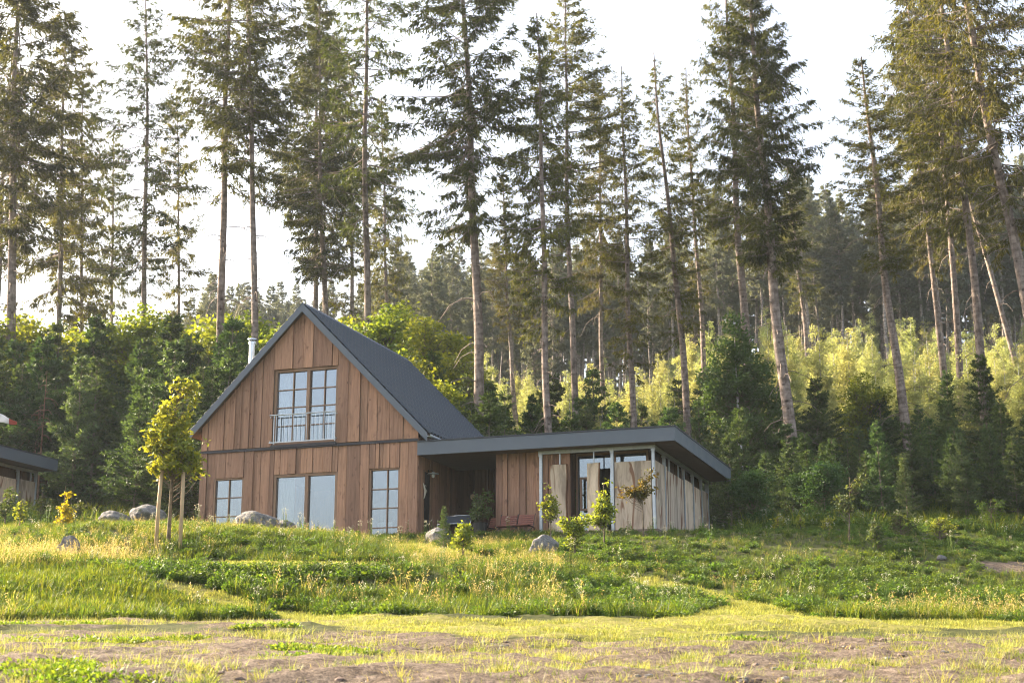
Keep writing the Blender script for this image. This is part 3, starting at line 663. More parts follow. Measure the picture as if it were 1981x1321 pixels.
for i in range(nU+1):
    for j in range(nV+1):
        s_ = i/nU; V.append((.03+s_*.85, .06*math.sin(s_*7+j*.3), hp+.30-.35*s_-j/nV*(.42*(1-s_*.72))+.03*math.sin(s_*6)))
F = [(i*(nV+1)+j, (i+1)*(nV+1)+j, (i+1)*(nV+1)+j+1, i*(nV+1)+j+1) for i in range(nU) for j in range(nV)]
pm, nt, out = mat_new('red_white_cloth'); tc = coords(nt); sp = nd(nt, 'ShaderNodeSeparateXYZ'); nt.links.new(tc, sp.inputs[0])
cc = ramp(nt, [(.0, (.75, .70, .66)), (.58, (.75, .70, .66)), (.6, (.42, .07, .04))], sp.outputs[0]).outputs[0]; finish(nt, out, cc, .8)
me_ = np_mesh('pennant_cloth', V, F, [pm], smooth=True); o_ = bpy.data.objects.new('cloth', me_); link(o_, pf); s_ = o_.modifiers.new('t', 'SOLIDIFY'); s_.thickness = .006
tag(pf, 'red and white pennant flying above the second cabin at the left edge', 'flag')

# ------------------------------------------------------------------ rocks
def boulder(px, py, Y, sx, sy, sz, seed, label, rz=0, boxy=0, sink=.25):
    rd = np.random.default_rng(seed); bpy_me = bpy.data.meshes.new('boulder'); import bmesh
    bm = bmesh.new(); bmesh.ops.create_icosphere(bm, subdivisions=4, radius=1)
    pl = [(Vector(rd.normal(size=3)).normalized(), rd.uniform(.62, .9)) for _ in range(13 if boxy else 8)]
    ph = rd.uniform(0, 6, 6)
    for v_ in bm.verts:
        c_ = v_.co.copy()
        for n_, d_ in pl:
            e = c_.dot(n_)-d_
            if e > 0: c_ -= n_*e*.92
        c_ *= 1+.05*math.sin(c_.x*5+ph[0])*math.sin(c_.y*5+ph[1])+.035*math.sin(c_.z*9+ph[2]+c_.x*6)+.02*math.sin(c_.y*17+ph[3])*math.sin(c_.x*15)
        v_.co = c_
    bm.to_mesh(bpy_me); bm.free(); bpy_me.materials.append(M['rock'])
    o = bpy.data.objects.new('boulder', bpy_me); link(o); p = atY(px, py, Y)
    o.scale = (sx, sy, sz); o.rotation_euler = (0, 0, rz); o.location = (p[0], Y, (p[2] if abs(p[2]-hz(p[0], Y)) < sz*.8 else hz(p[0], Y)+sz*.4))
    tag(o, label, 'boulder'); return o
boulder(500, 1001, 41.5, .62, .5, .36, 3, 'pale pinkish-grey boulder in the grass before the gabled front', .3)
boulder(552, 1004, 41.3, .30, .3, .24, 5, 'small rounded grey stone leaning against the pale boulder before the sliding door', 1)
boulder(284, 1001, 43.5, .55, .55, .37, 8, 'large grey boulder with a smooth sloping top behind the staked maple', .5)
boulder(222, 1006, 42.8, .44, .45, .30, 14, 'rounded dark grey boulder left of the large sloping one', 1.2)
boulder(131, 1066, 34.5, .30, .24, .36, 21, 'angular blue-grey stone alone in the yellow grass at left', .6, 1, .1)
boulder(1052, 1062, 37.2, .42, .3, .38, 33, 'squarish blue-grey stone in the grass below the wing', .2, 1, .1)
boulder(850, 1026, 41.8, .42, .4, .34, 40, 'light grey boulder standing before the porch next to a small conifer', 2)
for i, (px, py, Y, s_, lb) in enumerate([(1390, 1036, 43, .16, 'small pale stone at the foot of the wing by its last slab'), (1822, 1092, 36.5, .12, 'small pale stone on the bare patch at far right')]):
    boulder(px, py, Y, s_, s_, s_*.7, 60+i, lb)

# ------------------------------------------------------------------ foliage builders
def unit(v): return v/np.maximum(np.linalg.norm(v, axis=1, keepdims=True), 1e-9)
def diamonds(B, D, L, Wd, rg, fold=.0):
    """one diamond leaf per row: base B, direction D, length L, width Wd"""
    n = len(B); D = unit(D); S = unit(np.cross(D, rg.normal(size=(n, 3))))
    L = np.asarray(L)[:, None]; Wd = np.asarray(Wd)[:, None]
    P0 = B; P1 = B+D*L*.45+S*Wd*.5; P2 = B+D*L; P3 = B+D*L*.45-S*Wd*.5
    V = np.stack([P0, P1, P2, P3], 1).reshape(-1, 3); F = np.arange(4*n).reshape(n, 4)
    return V, F
def sticks(A, Bp, ra, rb):
    """three-sided tapered twigs from A to B"""
    n = len(A); D = unit(Bp-A); h_ = np.where(np.abs(D[:, 2:3]) > .9, [[1., 0, 0]], [[0, 0, 1.]]); S = unit(np.cross(D, h_)); T = np.cross(D, S); V = []
    for P, r in ((A, ra), (Bp, rb)):
        r = np.asarray(r).reshape(-1, 1)*np.ones((n, 1))
        for k in range(3):
            a = 2.0944*k; V.append(P+(S*math.cos(a)+T*math.sin(a))*r)
    V = np.stack(V, 1).reshape(-1, 3); b = np.arange(n)[:, None]*6
    F = np.concatenate([b+np.array([[k, (k+1) % 3, 3+(k+1) % 3, 3+k]]) for k in range(3)], 0)
    return V, F
def join(name, parts, mats):
    V = []; F = []; MI = []; T = []; o = 0
    for (v, f, mi, t) in parts: V.append(v); F.append(f+o); MI.append(np.full(len(f), mi)); T.append(t); o += len(v)
    return np_mesh(name, np.concatenate(V), np.concatenate(F), mats, np.concatenate(MI), np.concatenate(T))
def trunk_mesh(name, H, r0, r1, mat, bend=.12, seed=0, n=12, stubs=0, stub_zone=(.1, .6), stub_len=(.1, .9), seg=26):
    rg = np.random.default_rng(seed); z = np.linspace(-.6, H, seg); ph = rg.uniform(0, 6, 4)
    cx = bend*(np.sin(z*.21+ph[0])+.4*np.sin(z*.6+ph[1])); cy = bend*(np.sin(z*.19+ph[2])+.4*np.sin(z*.55+ph[3])); cx -= np.interp(0, z, cx); cy -= np.interp(0, z, cy)
    t = np.clip(z/H, 0, 1); r = r1+(r0-r1)*(1-t)**.85+.35*r0*np.exp(-np.maximum(z, 0)*1.3)
    a = np.linspace(0, 2*math.pi, n, endpoint=False)
    rr = r[:, None]*(1+.05*np.sin(a[None]*3+z[:, None]*.7))
    V = np.stack([cx[:, None]+rr*np.cos(a), cy[:, None]+rr*np.sin(a), z[:, None]+0*a], 2).reshape(-1, 3)
    i = np.arange(seg-1)[:, None]*n; j = np.arange(n)[None]; F = np.stack([i+j, i+(j+1) % n, i+n+(j+1) % n, i+n+j], 2).reshape(-1, 4)
    parts = [(V, F, 0, np.full(len(F), .5))]
    if stubs:                                          # dead drooping branches
        zs = rg.uniform(stub_zone[0]*H, stub_zone[1]*H, stubs); az = rg.uniform(0, 6.28, stubs); L = rg.uniform(*stub_len, stubs)*rg.random(stubs)**.5
        P = np.stack([np.interp(zs, z, cx), np.interp(zs, z, cy), zs], 1); D = np.stack([np.cos(az), np.sin(az), 0*az], 1)
        dz = rg.uniform(.05, .25, stubs)
        pts = [P+D*L[:, None]*s_ + np.array([[0, 0, 1.]])*(dz*L*s_-1.0*L*s_**3*.6)[:, None] for s_ in (0, .35, .7, 1.)]
        for k, (p, q) in enumerate(zip(pts, pts[1:])):
            v, f = sticks(p, q, .026-.005*k, .020-.005*k); parts.append((v, f, 0, np.full(len(f), .4)))
    return join(name, parts, [mat]), (z, cx, cy)
def conifer_crown(name, H, seed, start, rmax, nb, dens, mats, hang=1.0, tl=(.13, .28), tw=.040, low_angle=-25, top_angle=28, whorl=.45, gaps=.15, peak=.35, side=.55, per=6, twig=.42, prof=.8, bend=None):
    rg = np.random.default_rng(seed); parts = []
    t = start+(1-start)*rg.random(nb)**.92; zb = t*H; zb = np.round(zb/whorl)*whorl+rg.normal(0, .05, nb); zb = np.clip(zb, start*H, H*.985); t = zb/H
    u = (t-start)/(1-start); az = rg.uniform(0, 6.28, nb)
    pf_ = np.minimum(1, .45+u/peak*.55)*np.clip((1-u)/(1-peak), 0.02, 1)**prof
    sect = 1+.35*np.sin(az*2+rg.uniform(0, 6)+zb*.5)*rg.random(nb)
    L = rmax*pf_*(.35+.85*rg.random(nb)**.8)*sect+.12; keep = rg.random(nb) > gaps; t, zb, u, az, L = t[keep], zb[keep], u[keep], az[keep], L[keep]; nb = len(t)
    ang = np.radians(low_angle+(top_angle-low_angle)*u**.9+rg.normal(0, 7, nb)); D = np.stack([np.cos(az), np.sin(az), 0*az], 1)
    curl = .22*(1-u)
    base = np.zeros((nb, 3)); base[:, 2] = zb
    if bend is not None: base[:, 0] = np.interp(zb, bend[0], bend[1]); base[:, 1] = np.interp(zb, bend[0], bend[2])
    def P(i, s_):
        z = np.tan(ang[i])*L[i]*s_+curl[i]*L[i]*s_**2.5
        return base[i]+D[i]*(L[i]*s_)[:, None]+np.stack([0*z, 0*z, z], 1)
    idx = np.arange(nb)
    for a, b in ((0, .35), (.35, .7), (.7, 1)):
        v, f = sticks(P(idx, np.full(nb, a)), P(idx, np.full(nb, b)), .006+.010*L*(1-a), .004+.010*L*(1-b)); parts.append((v, f, 1, np.full(len(f), .3)))
    ns = np.maximum(3, (L*dens).astype(int)); bi = np.repeat(idx, ns); s_ = .12+.88*rg.random(len(bi))**.75
    A = P(bi, s_); lat = np.cross(D[bi], [[0, 0, 1.]])*rg.choice([-1, 1], len(bi))[:, None]
    td = D[bi]*rg.uniform(.3, 1, (len(bi), 1))+lat*rg.uniform(.2, 1.1, (len(bi), 1))*side*1.6; td[:, 2] += np.tan(ang[bi])*.6-hang*rg.uniform(.1, 1.3, len(bi))
    td = unit(td); TL = twig*(1.15-.5*s_)*(.3+1.5*rg.random(len(bi))**1.8)*np.clip(L[bi]/1.0, .45, 1.3)
    Bp = A+td*TL[:, None]; v, f = sticks(A, Bp, .006, .003); parts.append((v, f, 1, np.full(len(f), .3)))
    ti = np.repeat(np.arange(len(bi)), per); k = rg.random(len(ti)); C = A[ti]+td[ti]*(TL[ti]*k)[:, None]
    nd_ = unit(td[ti]+rg.normal(0, .55, (len(ti), 3))+np.array([[0, 0, -.25*hang]]))
    v, f = diamonds(C, nd_, rg.uniform(tl[0], tl[1], len(ti)), tw*rg.uniform(.7, 1.4, len(ti)), rg)
    bt = rg.random(nb); parts.append((v, f, 0, np.clip(.55*bt[bi[ti]]+.45*rg.random(len(ti)), 0, 1)))
    return join(name, parts, mats)
def broad_crown(name, seed, H, lobes, nleaf, leaf, mats, trunk_r=.05, twigs=260, up=.3, clump=.22):
    """lobes: (x,y,z,rx,rz). Leaves gather in clumps on twigs grown to points inside the lobes"""
    rg = np.random.default_rng(seed); parts = []; w_ = np.array([l[3]**2*l[4] for l in lobes]); w_ /= w_.sum()
    li = rg.choice(len(lobes), twigs, p=w_); g = unit(rg.normal(size=(twigs, 3)))*(rg.random(twigs)**.42)[:, None]
    lo = np.array(lobes)[li]; E = np.stack([lo[:, 0]+g[:, 0]*lo[:, 3], lo[:, 1]+g[:, 1]*lo[:, 3], lo[:, 2]+g[:, 2]*lo[:, 4]], 1)
    r = np.linalg.norm(E[:, :2], axis=1); zb = np.clip(E[:, 2]-r*(.55+rg.random(twigs)*.6), H*.12, None); A = np.stack([E[:, 0]*.03, E[:, 1]*.03, np.minimum(zb, E[:, 2])], 1)
    mid = (A+E)/2+np.stack([0*r, 0*r, -.08*r], 1)+rg.normal(0, .04, (twigs, 3))
    v, f = sticks(A, mid, trunk_r*.35, trunk_r*.2); parts.append((v, f, 1, np.full(len(f), .4)))
    v, f = sticks(mid, E, trunk_r*.2, .004); parts.append((v, f, 1, np.full(len(f), .4)))
    ti = rg.integers(0, twigs, nleaf); k = rg.random(nleaf)**.5; k = np.where(rg.random(nleaf) < .3, k, 1.)
    C = mid[ti]*(1-k[:, None])+E[ti]*k[:, None]+rg.normal(0, clump, (nleaf, 3))*np.array([[1, 1, .7]])
    d = rg.normal(size=(nleaf, 3)); d[:, 2] = d[:, 2]*.6-.35+up
    v, f = diamonds(C, d, leaf*rg.uniform(.7, 1.3, nleaf), leaf*.62*rg.uniform(.7, 1.2, nleaf), rg)
    ct = rg.random(twigs); parts.append((v, f, 0, np.clip(.5*ct[ti]+.5*rg.random(nleaf), 0, 1)))
    return join(name, parts, mats)
def mobj(name, me_, parent): return link(bpy.data.objects.new(name, me_), parent)

# ------------------------------------------------------------------ tall spruces
TR = [trunk_mesh('trunk', 28, .24, .03, M['bark'], .10, s_, stubs=int(n_*1.3), stub_zone=(.08, .62), stub_len=(.4, 2.6)) for s_, n_ in ((1, 40), (2, 26), (3, 70), (4, 30))]
KW = dict(mats=[M['needles'], M['bark']])
KY = dict(mats=[M['needles_y'], M['bark']])
CR = {
 'full':  conifer_crown('crown', 28, 21, .45, 2.9, 250, 16, hang=1.1, per=9, gaps=.2, **KW),
 'dense': conifer_crown('crown', 28, 22, .42, 2.7, 320, 17, hang=1.3, per=9, gaps=.12, **KW),
 'open':  conifer_crown('crown', 28, 23, .44, 2.9, 190, 12, hang=.8, per=8, gaps=.22, **KW),
 'thin':  conifer_crown('crown', 28, 24, .33, 1.9, 200, 12, hang=1.1, per=8, gaps=.2, peak=.5, **KY),
 'gold':  conifer_crown('crown', 28, 25, .39, 2.5, 225, 14, hang=1.4, per=9, gaps=.2, **KY),
 'high':  conifer_crown('crown', 28, 26, .52, 2.9, 190, 13, hang=.9, per=9, peak=.5, gaps=.25, **KW),
 'cone':  conifer_crown('crown', 28, 27, .50, 3.1, 215, 13, hang=.5, per=8, peak=.28, low_angle=-14, top_angle=34, prof=1.0, gaps=.15, **KY),
 'shaggy': conifer_crown('crown', 28, 28, .38, 2.7, 240, 14, hang=1.7, per=9, low_angle=-32, gaps=.12, **KY)}
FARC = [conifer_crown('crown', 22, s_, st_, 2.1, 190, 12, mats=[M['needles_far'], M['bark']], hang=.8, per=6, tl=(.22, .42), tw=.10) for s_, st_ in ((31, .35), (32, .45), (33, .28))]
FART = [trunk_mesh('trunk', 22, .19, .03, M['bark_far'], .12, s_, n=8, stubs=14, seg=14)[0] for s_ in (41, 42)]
KIND = {'spruce': 0}
def tall(bx, by, tx, ty, Y, wpx, crown, label, H=None, rot=None, cs=1.0, top=None):
    """bx,by - tx,ty: two points on the trunk in the photo; top: the pixel row of its tip when in view"""
    b = atY(bx, by, Y); t = atY(tx, ty, Y); dx = (t[0]-b[0])/(t[2]-b[2]); z0 = None
    X0 = b[0]; 
    for _ in range(4):
        z0 = hz(X0, Y); X0 = b[0]-dx*(b[2]-z0)
    if top is not None: H = float(atY(tx, top, Y)[2])-z0
    s_ = H/28.; r = wpx/2/FPX*Y*1.0; root = empty('spruce_tree', (X0, Y, z0-.1)); root.rotation_euler = (0, math.atan(dx), 0)
    root.rotation_euler = Matrix(((1, 0, dx), (0, 1, 0), (-dx, 0, 1))).to_euler() if False else (0, math.atan(dx), 0)
    rz = rot if rot is not None else random.uniform(0, 6.28)
    k = random.randrange(4); tr = mobj('trunk', TR[k][0], root); rs = r/.20; tr.scale = (rs, rs, s_); tr.rotation_euler = (0, 0, rz)
    c_ = mobj('crown', CR[crown], root); c_.scale = (s_*cs, s_*cs, s_); c_.rotation_euler = (0, 0, rz*1.7)
    tag(root, label, 'spruce', 'tall spruces behind the cabin'); return root
TALL = [
 (0,545,14,300,84,13,'high',30,None,1,'pale grey spruce trunk cut by the left edge of the photo'),
 (30,620,40,80,68,20,'full',31,None,1.15,'thick dark spruce just right of the left edge, trunk bare to its crown'),
 (118,560,124,100,86,12,'shaggy',33,None,1.25,'shaggy spruce with a full drooping crown right of the thick leftmost trunk'),
 (158,560,163,100,96,9,'gold',30,None,1.1,'yellow-tinged spruce half hidden in the shaggy crown near the left edge'),
 (222,545,222,330,104,8,'thin',None,215,.9,'thin short spruce with sparse twigs standing left of the taller bare trunk'),
 (277,560,280,80,80,13,'open',None,-25,1,'slim spruce with a tiered open crown above the maple'),
 (345,570,341,300,98,8,'thin',None,150,.95,'thin golden spruce with twigs low down its stem, above the left eave'),
 (434,600,441,60,68,17,'high',31,None,1,'thick straight spruce with stubs of dead branches above the gable left slope'),
 (486,640,482,60,66,15,'high',31,None,1,'bare pale spruce trunk rising right behind the steel flue'),
 (610,560,611,300,84,12,'full',33,None,1.05,'spruce with a dense dark crown straight above the gable peak'),
 (632,570,627,300,79,13,'full',30,None,1,'mossy spruce trunk just right of the one above the gable peak'),
 (680,550,677,330,94,10,'thin',30,None,1,'spruce with leafy stem between the gable peak and the tall straight pale trunk'),
 (716,575,714,40,70,15,'open',32,None,.95,'tall straight pale-trunked spruce over the middle of the roof ridge'),
 (746,560,742,380,106,8,'gold',27,None,1,'slender far spruce right next to the tall straight trunk over the ridge'),
 (918,650,900,60,62,20,'full',30,None,1.12,'very large spruce with a wide full crown over the right end of the roof'),
 (1060,735,1047,330,60,15,'gold',None,22,1.05,'golden-green spruce with foliage hanging low over the middle of the wing'),
 (1113,640,1098,60,75,13,'cone',None,-40,1.15,'tall spruce with a broad cone crown over the wing, trunk bare and grey'),
 (1223,715,1207,300,63,13,'thin',None,125,1.1,'short spruce with a brown bare stem over the last third of the wing'),
 (1165,650,1158,300,92,9,'shaggy',None,150,1,'spruce with a shaggy golden crown between two bare stems over the wing'),
 (1316,690,1272,180,66,14,'thin',None,98,1.1,'pointed leaning dark-stemmed spruce over the right corner of the wing'),
 (1357,650,1335,250,86,10,'thin',None,120,.9,'thin spruce with a narrow ragged tip left of the pair of big trunks'),
 (1440,600,1415,180,72,17,'gold',None,-70,1.05,'big golden spruce left of the leaning grey trunk'),
 (1524,790,1466,180,58,22,'dense',None,-85,1.0,'massive leaning spruce with speckled grey trunk and dense green hanging crown'),
 (1747,755,1668,150,62,18,'cone',None,105,1.05,'leaning spruce standing free against the sky with an open pointed crown'),
 (1822,720,1794,480,76,11,'gold',24,None,.9,'pale thin spruce stem right of the free-standing pointed one'),
 (1856,740,1822,330,72,13,'shaggy',29,None,1.1,'dark-stemmed spruce, middle of three leaning trunks near the right edge'),
 (1898,745,1862,400,64,17,'gold',30,None,1.1,'brown-trunked spruce, nearest of the three leaning trunks near the right edge'),
 (1962,680,1925,540,92,10,'gold',28,None,1,'far pale spruce stem seen between brown trunks at the right edge'),
 (1998,610,1905,150,60,23,'shaggy',30,None,1.15,'massive spruce leaning in from the right edge with its trunk crossing the corner'),
 (1810,560,1775,200,88,11,'shaggy',30,None,1.1,'spruce with thick olive crown filling the upper right sky'),
 (1548,560,1530,380,104,9,'gold',None,300,1,'smaller golden spruce right behind the massive leaning one'),
 (990,640,978,400,100,9,'gold',None,330,1,'modest far spruce between the very large one and the golden one over the wing'),
]
for (bx, by, tx, ty, Y, wp, cr, H, top, cs, lb) in TALL: tall(bx, by, tx, ty, Y, wp, cr, lb, H, None, cs, top)

# far forest on the crest
nfar = 0; rf = np.random.default_rng(77); far_pts = []
for k in range(900):
    px = rf.uniform(360, 2080); Y = rf.uniform(122, 172); X = (px-990.5)/FPX*Y*1.03
    if px < 720: Y = rf.uniform(165, 215); X = (px-990.5)/FPX*Y*1.03
    if px < 700 and rf.random() < .35: continue
    if any((X-a)**2+(Y-b)**2 < 5.5 for a, b in far_pts): continue
    far_pts.append((X, Y)); s_ = rf.uniform(.8, 1.15) if px > 720 else rf.uniform(.55, .8)
    if px > 720: s_ *= np.interp(px, [720, 1000, 1500, 2080], [.66, .62, .80, .84])
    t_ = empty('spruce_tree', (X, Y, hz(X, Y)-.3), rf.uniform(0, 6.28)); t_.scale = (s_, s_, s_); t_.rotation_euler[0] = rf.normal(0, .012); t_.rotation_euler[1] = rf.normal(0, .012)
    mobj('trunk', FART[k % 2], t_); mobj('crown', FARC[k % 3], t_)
    if px < 720: tag(t_, 'hazy blue-grey spruce low on the far hill seen left of the gable', 'spruce', 'far spruces left of the gable')
    elif px < 1250: tag(t_, 'hazy blue-grey spruce in the far forest over roof and wing', 'spruce', 'far forest over the roof')
    else: tag(t_, 'hazy spruce with bare pale stem in the far forest on the right-hand crest', 'spruce', 'far forest on the crest at right')
    nfar += 1
    if nfar >= 260: break
print('far', nfar)
import bmesh
def merged(cr, tr):
    bm = bmesh.new(); bm.from_mesh(cr); n0 = len(bm.faces); bm.from_mesh(tr); bm.faces.ensure_lookup_table()
    for f in bm.faces[n0:]: f.material_index = 1
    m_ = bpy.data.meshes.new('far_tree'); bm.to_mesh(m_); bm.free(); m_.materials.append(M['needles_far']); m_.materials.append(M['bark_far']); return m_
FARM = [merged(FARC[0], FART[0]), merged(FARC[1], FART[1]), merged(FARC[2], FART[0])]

# ------------------------------------------------------------------ young spruces (thicket)
YT = [trunk_mesh('trunk', 6, .055, .008, M['bark_young'], .02, s_, n=7, seg=12)[0] for s_ in (51, 52)]
KN = dict(mats=[M['needles_young'], M['bark_young']], hang=.12, tl=(.09, .19), tw=.040, low_angle=-8, top_angle=38, whorl=.36, side=.8, twig=.3, gaps=.12, peak=.10, prof=1.05)
YC = [conifer_crown('crown', 6, 61, .04, 1.45, 190, 20, per=8, **KN), conifer_crown('crown', 6, 62, .05, 1.25, 180, 20, per=8, **KN),
      conifer_crown('crown', 6, 63, .10, 1.6, 210, 24, per=9, **KN), conifer_crown('crown', 6, 64, .22, 1.35, 170, 20, per=8, **{**KN, 'mats': [M['needles_pale'], M['bark_young']]}), conifer_crown('crown', 6, 65, .06, 1.3, 190, 20, per=8, **{**KN, 'mats': [M['needles_pale'], M['bark_young']]})]
def young(X, Y, H, label, group='young spruces of the thicket', v=None, wide=1.0):
    v = random.choice((0, 1, 2, 0, 1, 2, 3, 4)) if v is None else v; s_ = H/6
    t_ = empty('young_spruce', (X, Y, hz(X, Y)-.1), random.uniform(0, 6.28)); t_.rotation_euler[0] = random.gauss(0, .02); t_.rotation_euler[1] = random.gauss(0, .02)
    a = mobj('trunk', YT[v % 2], t_); b = mobj('crown', YC[v], t_); a.scale = (s_, s_, s_); b.scale = (s_*wide, s_*wide, s_)
    tag(t_, label, 'young spruce', group); return t_
def at_px(px, Y): return (px-990.5)/FPX*Y*1.03
for (px, Y, H, v, wd, lb) in [
  (162, 58, 6.6, 4, .95, 'pale-tipped young spruce standing forward between the second cabin and the maple'),
  (330, 57, 7.2, 4, 1.1, 'tall young spruce with pale grey-green tip left of the gable eave'),
  (948, 54, 6.2, 2, 1.15, 'broad dark young spruce rising over the left half of the wing roof'),
  (1108, 58, 5.8, 1, 1.0, 'young spruce with a clear pointed tip over the middle of the wing roof'),
  (1690, 51.5, 3.9, 1, .8, 'slender young spruce with a long bare leader before the dark thicket right of the wing'),
  (1735, 50, 2.7, 3, .8, 'low young spruce with open branches in front of the slender one right of the wing'),
  (1845, 52, 3.3, 3, .8, 'scraggy young spruce with thin pale branches near the right edge'),
  (1900, 63, 6.0, 1, 1.0, 'dark pointed young spruce between the three leaning trunks'),
  (1418, 57, 4.7, 0, 1.1, 'dense young spruce below the larger green birch'),
  (1512, 55.5, 4.0, 2, 1.15, 'young spruce hiding the foot of the massive speckled trunk, left one'),
  (1552, 54.5, 3.6, 1, 1.1, 'young spruce hiding the foot of the massive speckled trunk, right one'),
  (1570, 60, 5.0, 2, 1.0, 'young spruce at the foot of the massive speckled trunk')]:
    young(at_px(px, Y), Y, H, lb, 'young spruces that stand out of the thicket', v, wd)
rt = np.random.default_rng(5); pts = []
for k in range(4000):
    px = rt.uniform(-160, 2150); Y = 52+rt.random()**1.3*17
    if 380 < px < 1420: Y = max(Y, np.interp(px, [380, 420, 900, 1420], [54, 57, 57, 55]))
    X = at_px(px, Y)
    if (px < 270 and Y < 60) or any((X-a)**2+(Y-b)**2 < (2.0 if b < 58 else 2.9) for a, b in pts): continue
    pts.append((X, Y)); front = Y < 56
    u_ = (Y-52)/17; tyl = np.interp(u_, [0, 1], [775, 600]); tyr = np.interp(u_, [0, 1], [865, 735]); tyc = np.interp(u_, [0, 1], [860, 650])
    ty_ = float(np.interp(px, [-160, 600, 800, 950, 1030, 1420, 2150], [tyl, tyl, tyc, (tyc+tyr)/2, tyr, tyr, tyr]))+rt.normal(8, 26)
    H = float(atY(px, ty_, Y)[2])-hz(X, Y)
    if H < 1.8: H = rt.uniform(1.8, 2.6)
    H = min(H, 9.5)
    if px < 380: lb, g_ = 'young dark spruce packed in the thicket left of the gabled cabin', 'thicket left of the gable'
    elif px < 1000: lb, g_ = 'young dark spruce packed in the thicket directly behind the gabled roof', 'thicket behind the gable'
    elif px < 1420: lb, g_ = 'young dark spruce packed in the thicket behind the flat-roofed wing', 'thicket behind the wing'
    else: lb, g_ = 'young dark spruce packed in the shadowy thicket right of the wing', 'thicket right of the wing'
    young(X, Y, H, lb, g_)
    if len(pts) >= 245: break
print('young', len(pts))
# dead thin spruces
def dead(px, Y, H, lb):
    me_, _ = trunk_mesh('dead_spruce', H, .045, .01, M['bark_dead'], .03, int(px), n=7, stubs=46, stub_zone=(.1, .95), stub_len=(.3, .9), seg=12)
    o = mobj('dead_spruce', me_, None); X = at_px(px, Y); o.location = (X, Y, hz(X, Y)); tag(o, lb, 'dead tree')
dead(97, 59, 6.0, 'bare rust-brown dead spruce pole behind the second cabin roof')
dead(84, 60, 4.6, 'shorter bare dead stem left of the rust-brown dead pole')

# ------------------------------------------------------------------ birches and leafy trees
BT = [trunk_mesh('trunk', 6.2, .05, .008, M['bark_birch'], .08, s_, n=7, seg=12)[0] for s_ in (71, 72)]
def birch_mesh(seed, mat, nleaf=7500, leaf=.115, wide=1.0):
    rg = random.Random(seed); lobes = []
    for k in range(9):
        z = 1.4+k*.56; r = (.95 if k < 4 else .95-.15*(k-3))*wide; lobes.append((rg.uniform(-.35, .35), rg.uniform(-.35, .35), z, max(.22, r*rg.uniform(.8, 1.15)), .55))
    return broad_crown('crown', seed, 6.5, lobes, nleaf, leaf, [mat, M['bark_sap']], .025, 260, up=.1, clump=.12)
BC = [birch_mesh(81, M['birch_leaves']), birch_mesh(82, M['birch_leaves'], wide=1.15), birch_mesh(83, M['birch_leaves'], 6500, wide=.85)]
pb = []; rb = np.random.default_rng(9)
for k in range(6000):
    px = rb.uniform(960, 2120) if k % 7 else rb.uniform(640, 960); Y = 66+60*rb.random()**1.25; X = at_px(px, Y)
    if any((X-a)**2+(Y-b)**2 < 4.6 for a, b in pb): continue
    pb.append((X, Y)); s_ = rb.uniform(.62, 1.0)*np.interp(Y, [70, 90, 124], [1.0, .95, .85])
    t_ = empty('birch_tree', (X, Y, hz(X, Y)-.1), rb.uniform(0, 6.28)); t_.scale = (s_, s_, s_*rb.uniform(.9, 1.15))
    mobj('trunk', BT[k % 2], t_); mobj('crown', BC[k % 3], t_)
    lb = 'young pale yellow-green birch on the slope right of the massive leaning spruce' if px > 1530 else 'young pale yellow-green birch on the slope above the wing'
    tag(t_, lb, 'birch', 'birches right of the leaning spruce' if px > 1530 else 'birches above the wing')
    if len(pb) >= 235: break
print('birch', len(pb))
# the big green birch
X = at_px(1425, 60); bt = empty('birch_tree', (X, 60, hz(X, 60)-.1)); tag(bt, 'larger deep green birch with white stem left of the massive leaning spruce', 'birch')
gb = broad_crown('crown', 91, 8.5, [(0, 0, 3.6, .9, .6), (-.6, 0, 3.9, .7, .5), (0, 0, 7.6, .55, .8), (.1, 0, 6.6, 1.0, .9), (-.5, .1, 5.6, 1.1, .9), (.7, 0, 5.4, 1.0, .9), (-.9, 0, 4.7, .7, .6), (1.2, 0, 4.5, .7, .7), (0, .2, 5.0, 1.1, .8)], 13000, .15, [M['birch_dark'], M['bark_sap']], .03, 300, up=0, clump=.15)
mobj('crown', gb, bt); tm_, _ = trunk_mesh('trunk', 7.6, .09, .012, M['bark_birch'], .1, 92, n=9); mobj('trunk', tm_, bt)
# leafy trees that catch the sun at the top of the thicket
def leafy_mesh(seed, n=8000, H=6.5):
    rg = random.Random(seed); lobes = [(rg.uniform(-1.1, 1.1), rg.uniform(-1.1, 1.1), rg.uniform(2.2, 5.6), rg.uniform(.6, 1.0), rg.uniform(.35, .6)) for _ in range(11)]+[(0, 0, 5.9, .7, .6)]
    return broad_crown('crown', seed, H, lobes, n, .155, [M['leafy'], M['bark_sap']], .06, 300, up=.25, clump=.16)
LC = [leafy_mesh(s_) for s_ in (101, 102, 103)]
BU = [broad_crown('crown', s_, 6.5, [(random.Random(s_*9+k).uniform(-1.5, 1.5), random.Random(s_*7+k).uniform(-1.3, 1.3), random.Random(s_*5+k).uniform(1.2, 5.4), .85, .6) for k in range(14)], 7000, .22, [M['birch_dark'], M['bark_sap']], .05, 300, up=.3, clump=.3) for s_ in (111, 112)]
LT = trunk_mesh('trunk', 5.4, .07, .015, M['bark_sap'], .08, 104, n=8, seg=12)[0]
pl_ = []; rl_ = np.random.default_rng(12)
def leafy(X, Y, H, k, lb, g_):
    s_ = H/6.5; t_ = empty('leafy_tree', (X, Y, hz(X, Y)-.1), random.uniform(0, 6.28)); t_.scale = (s_*1.05, s_*1.05, s_); mobj('trunk', LT, t_); mobj('crown', (BU[k % 2] if H < 3 else LC[k % 3]), t_); tag(t_, lb, 'deciduous tree', g_)
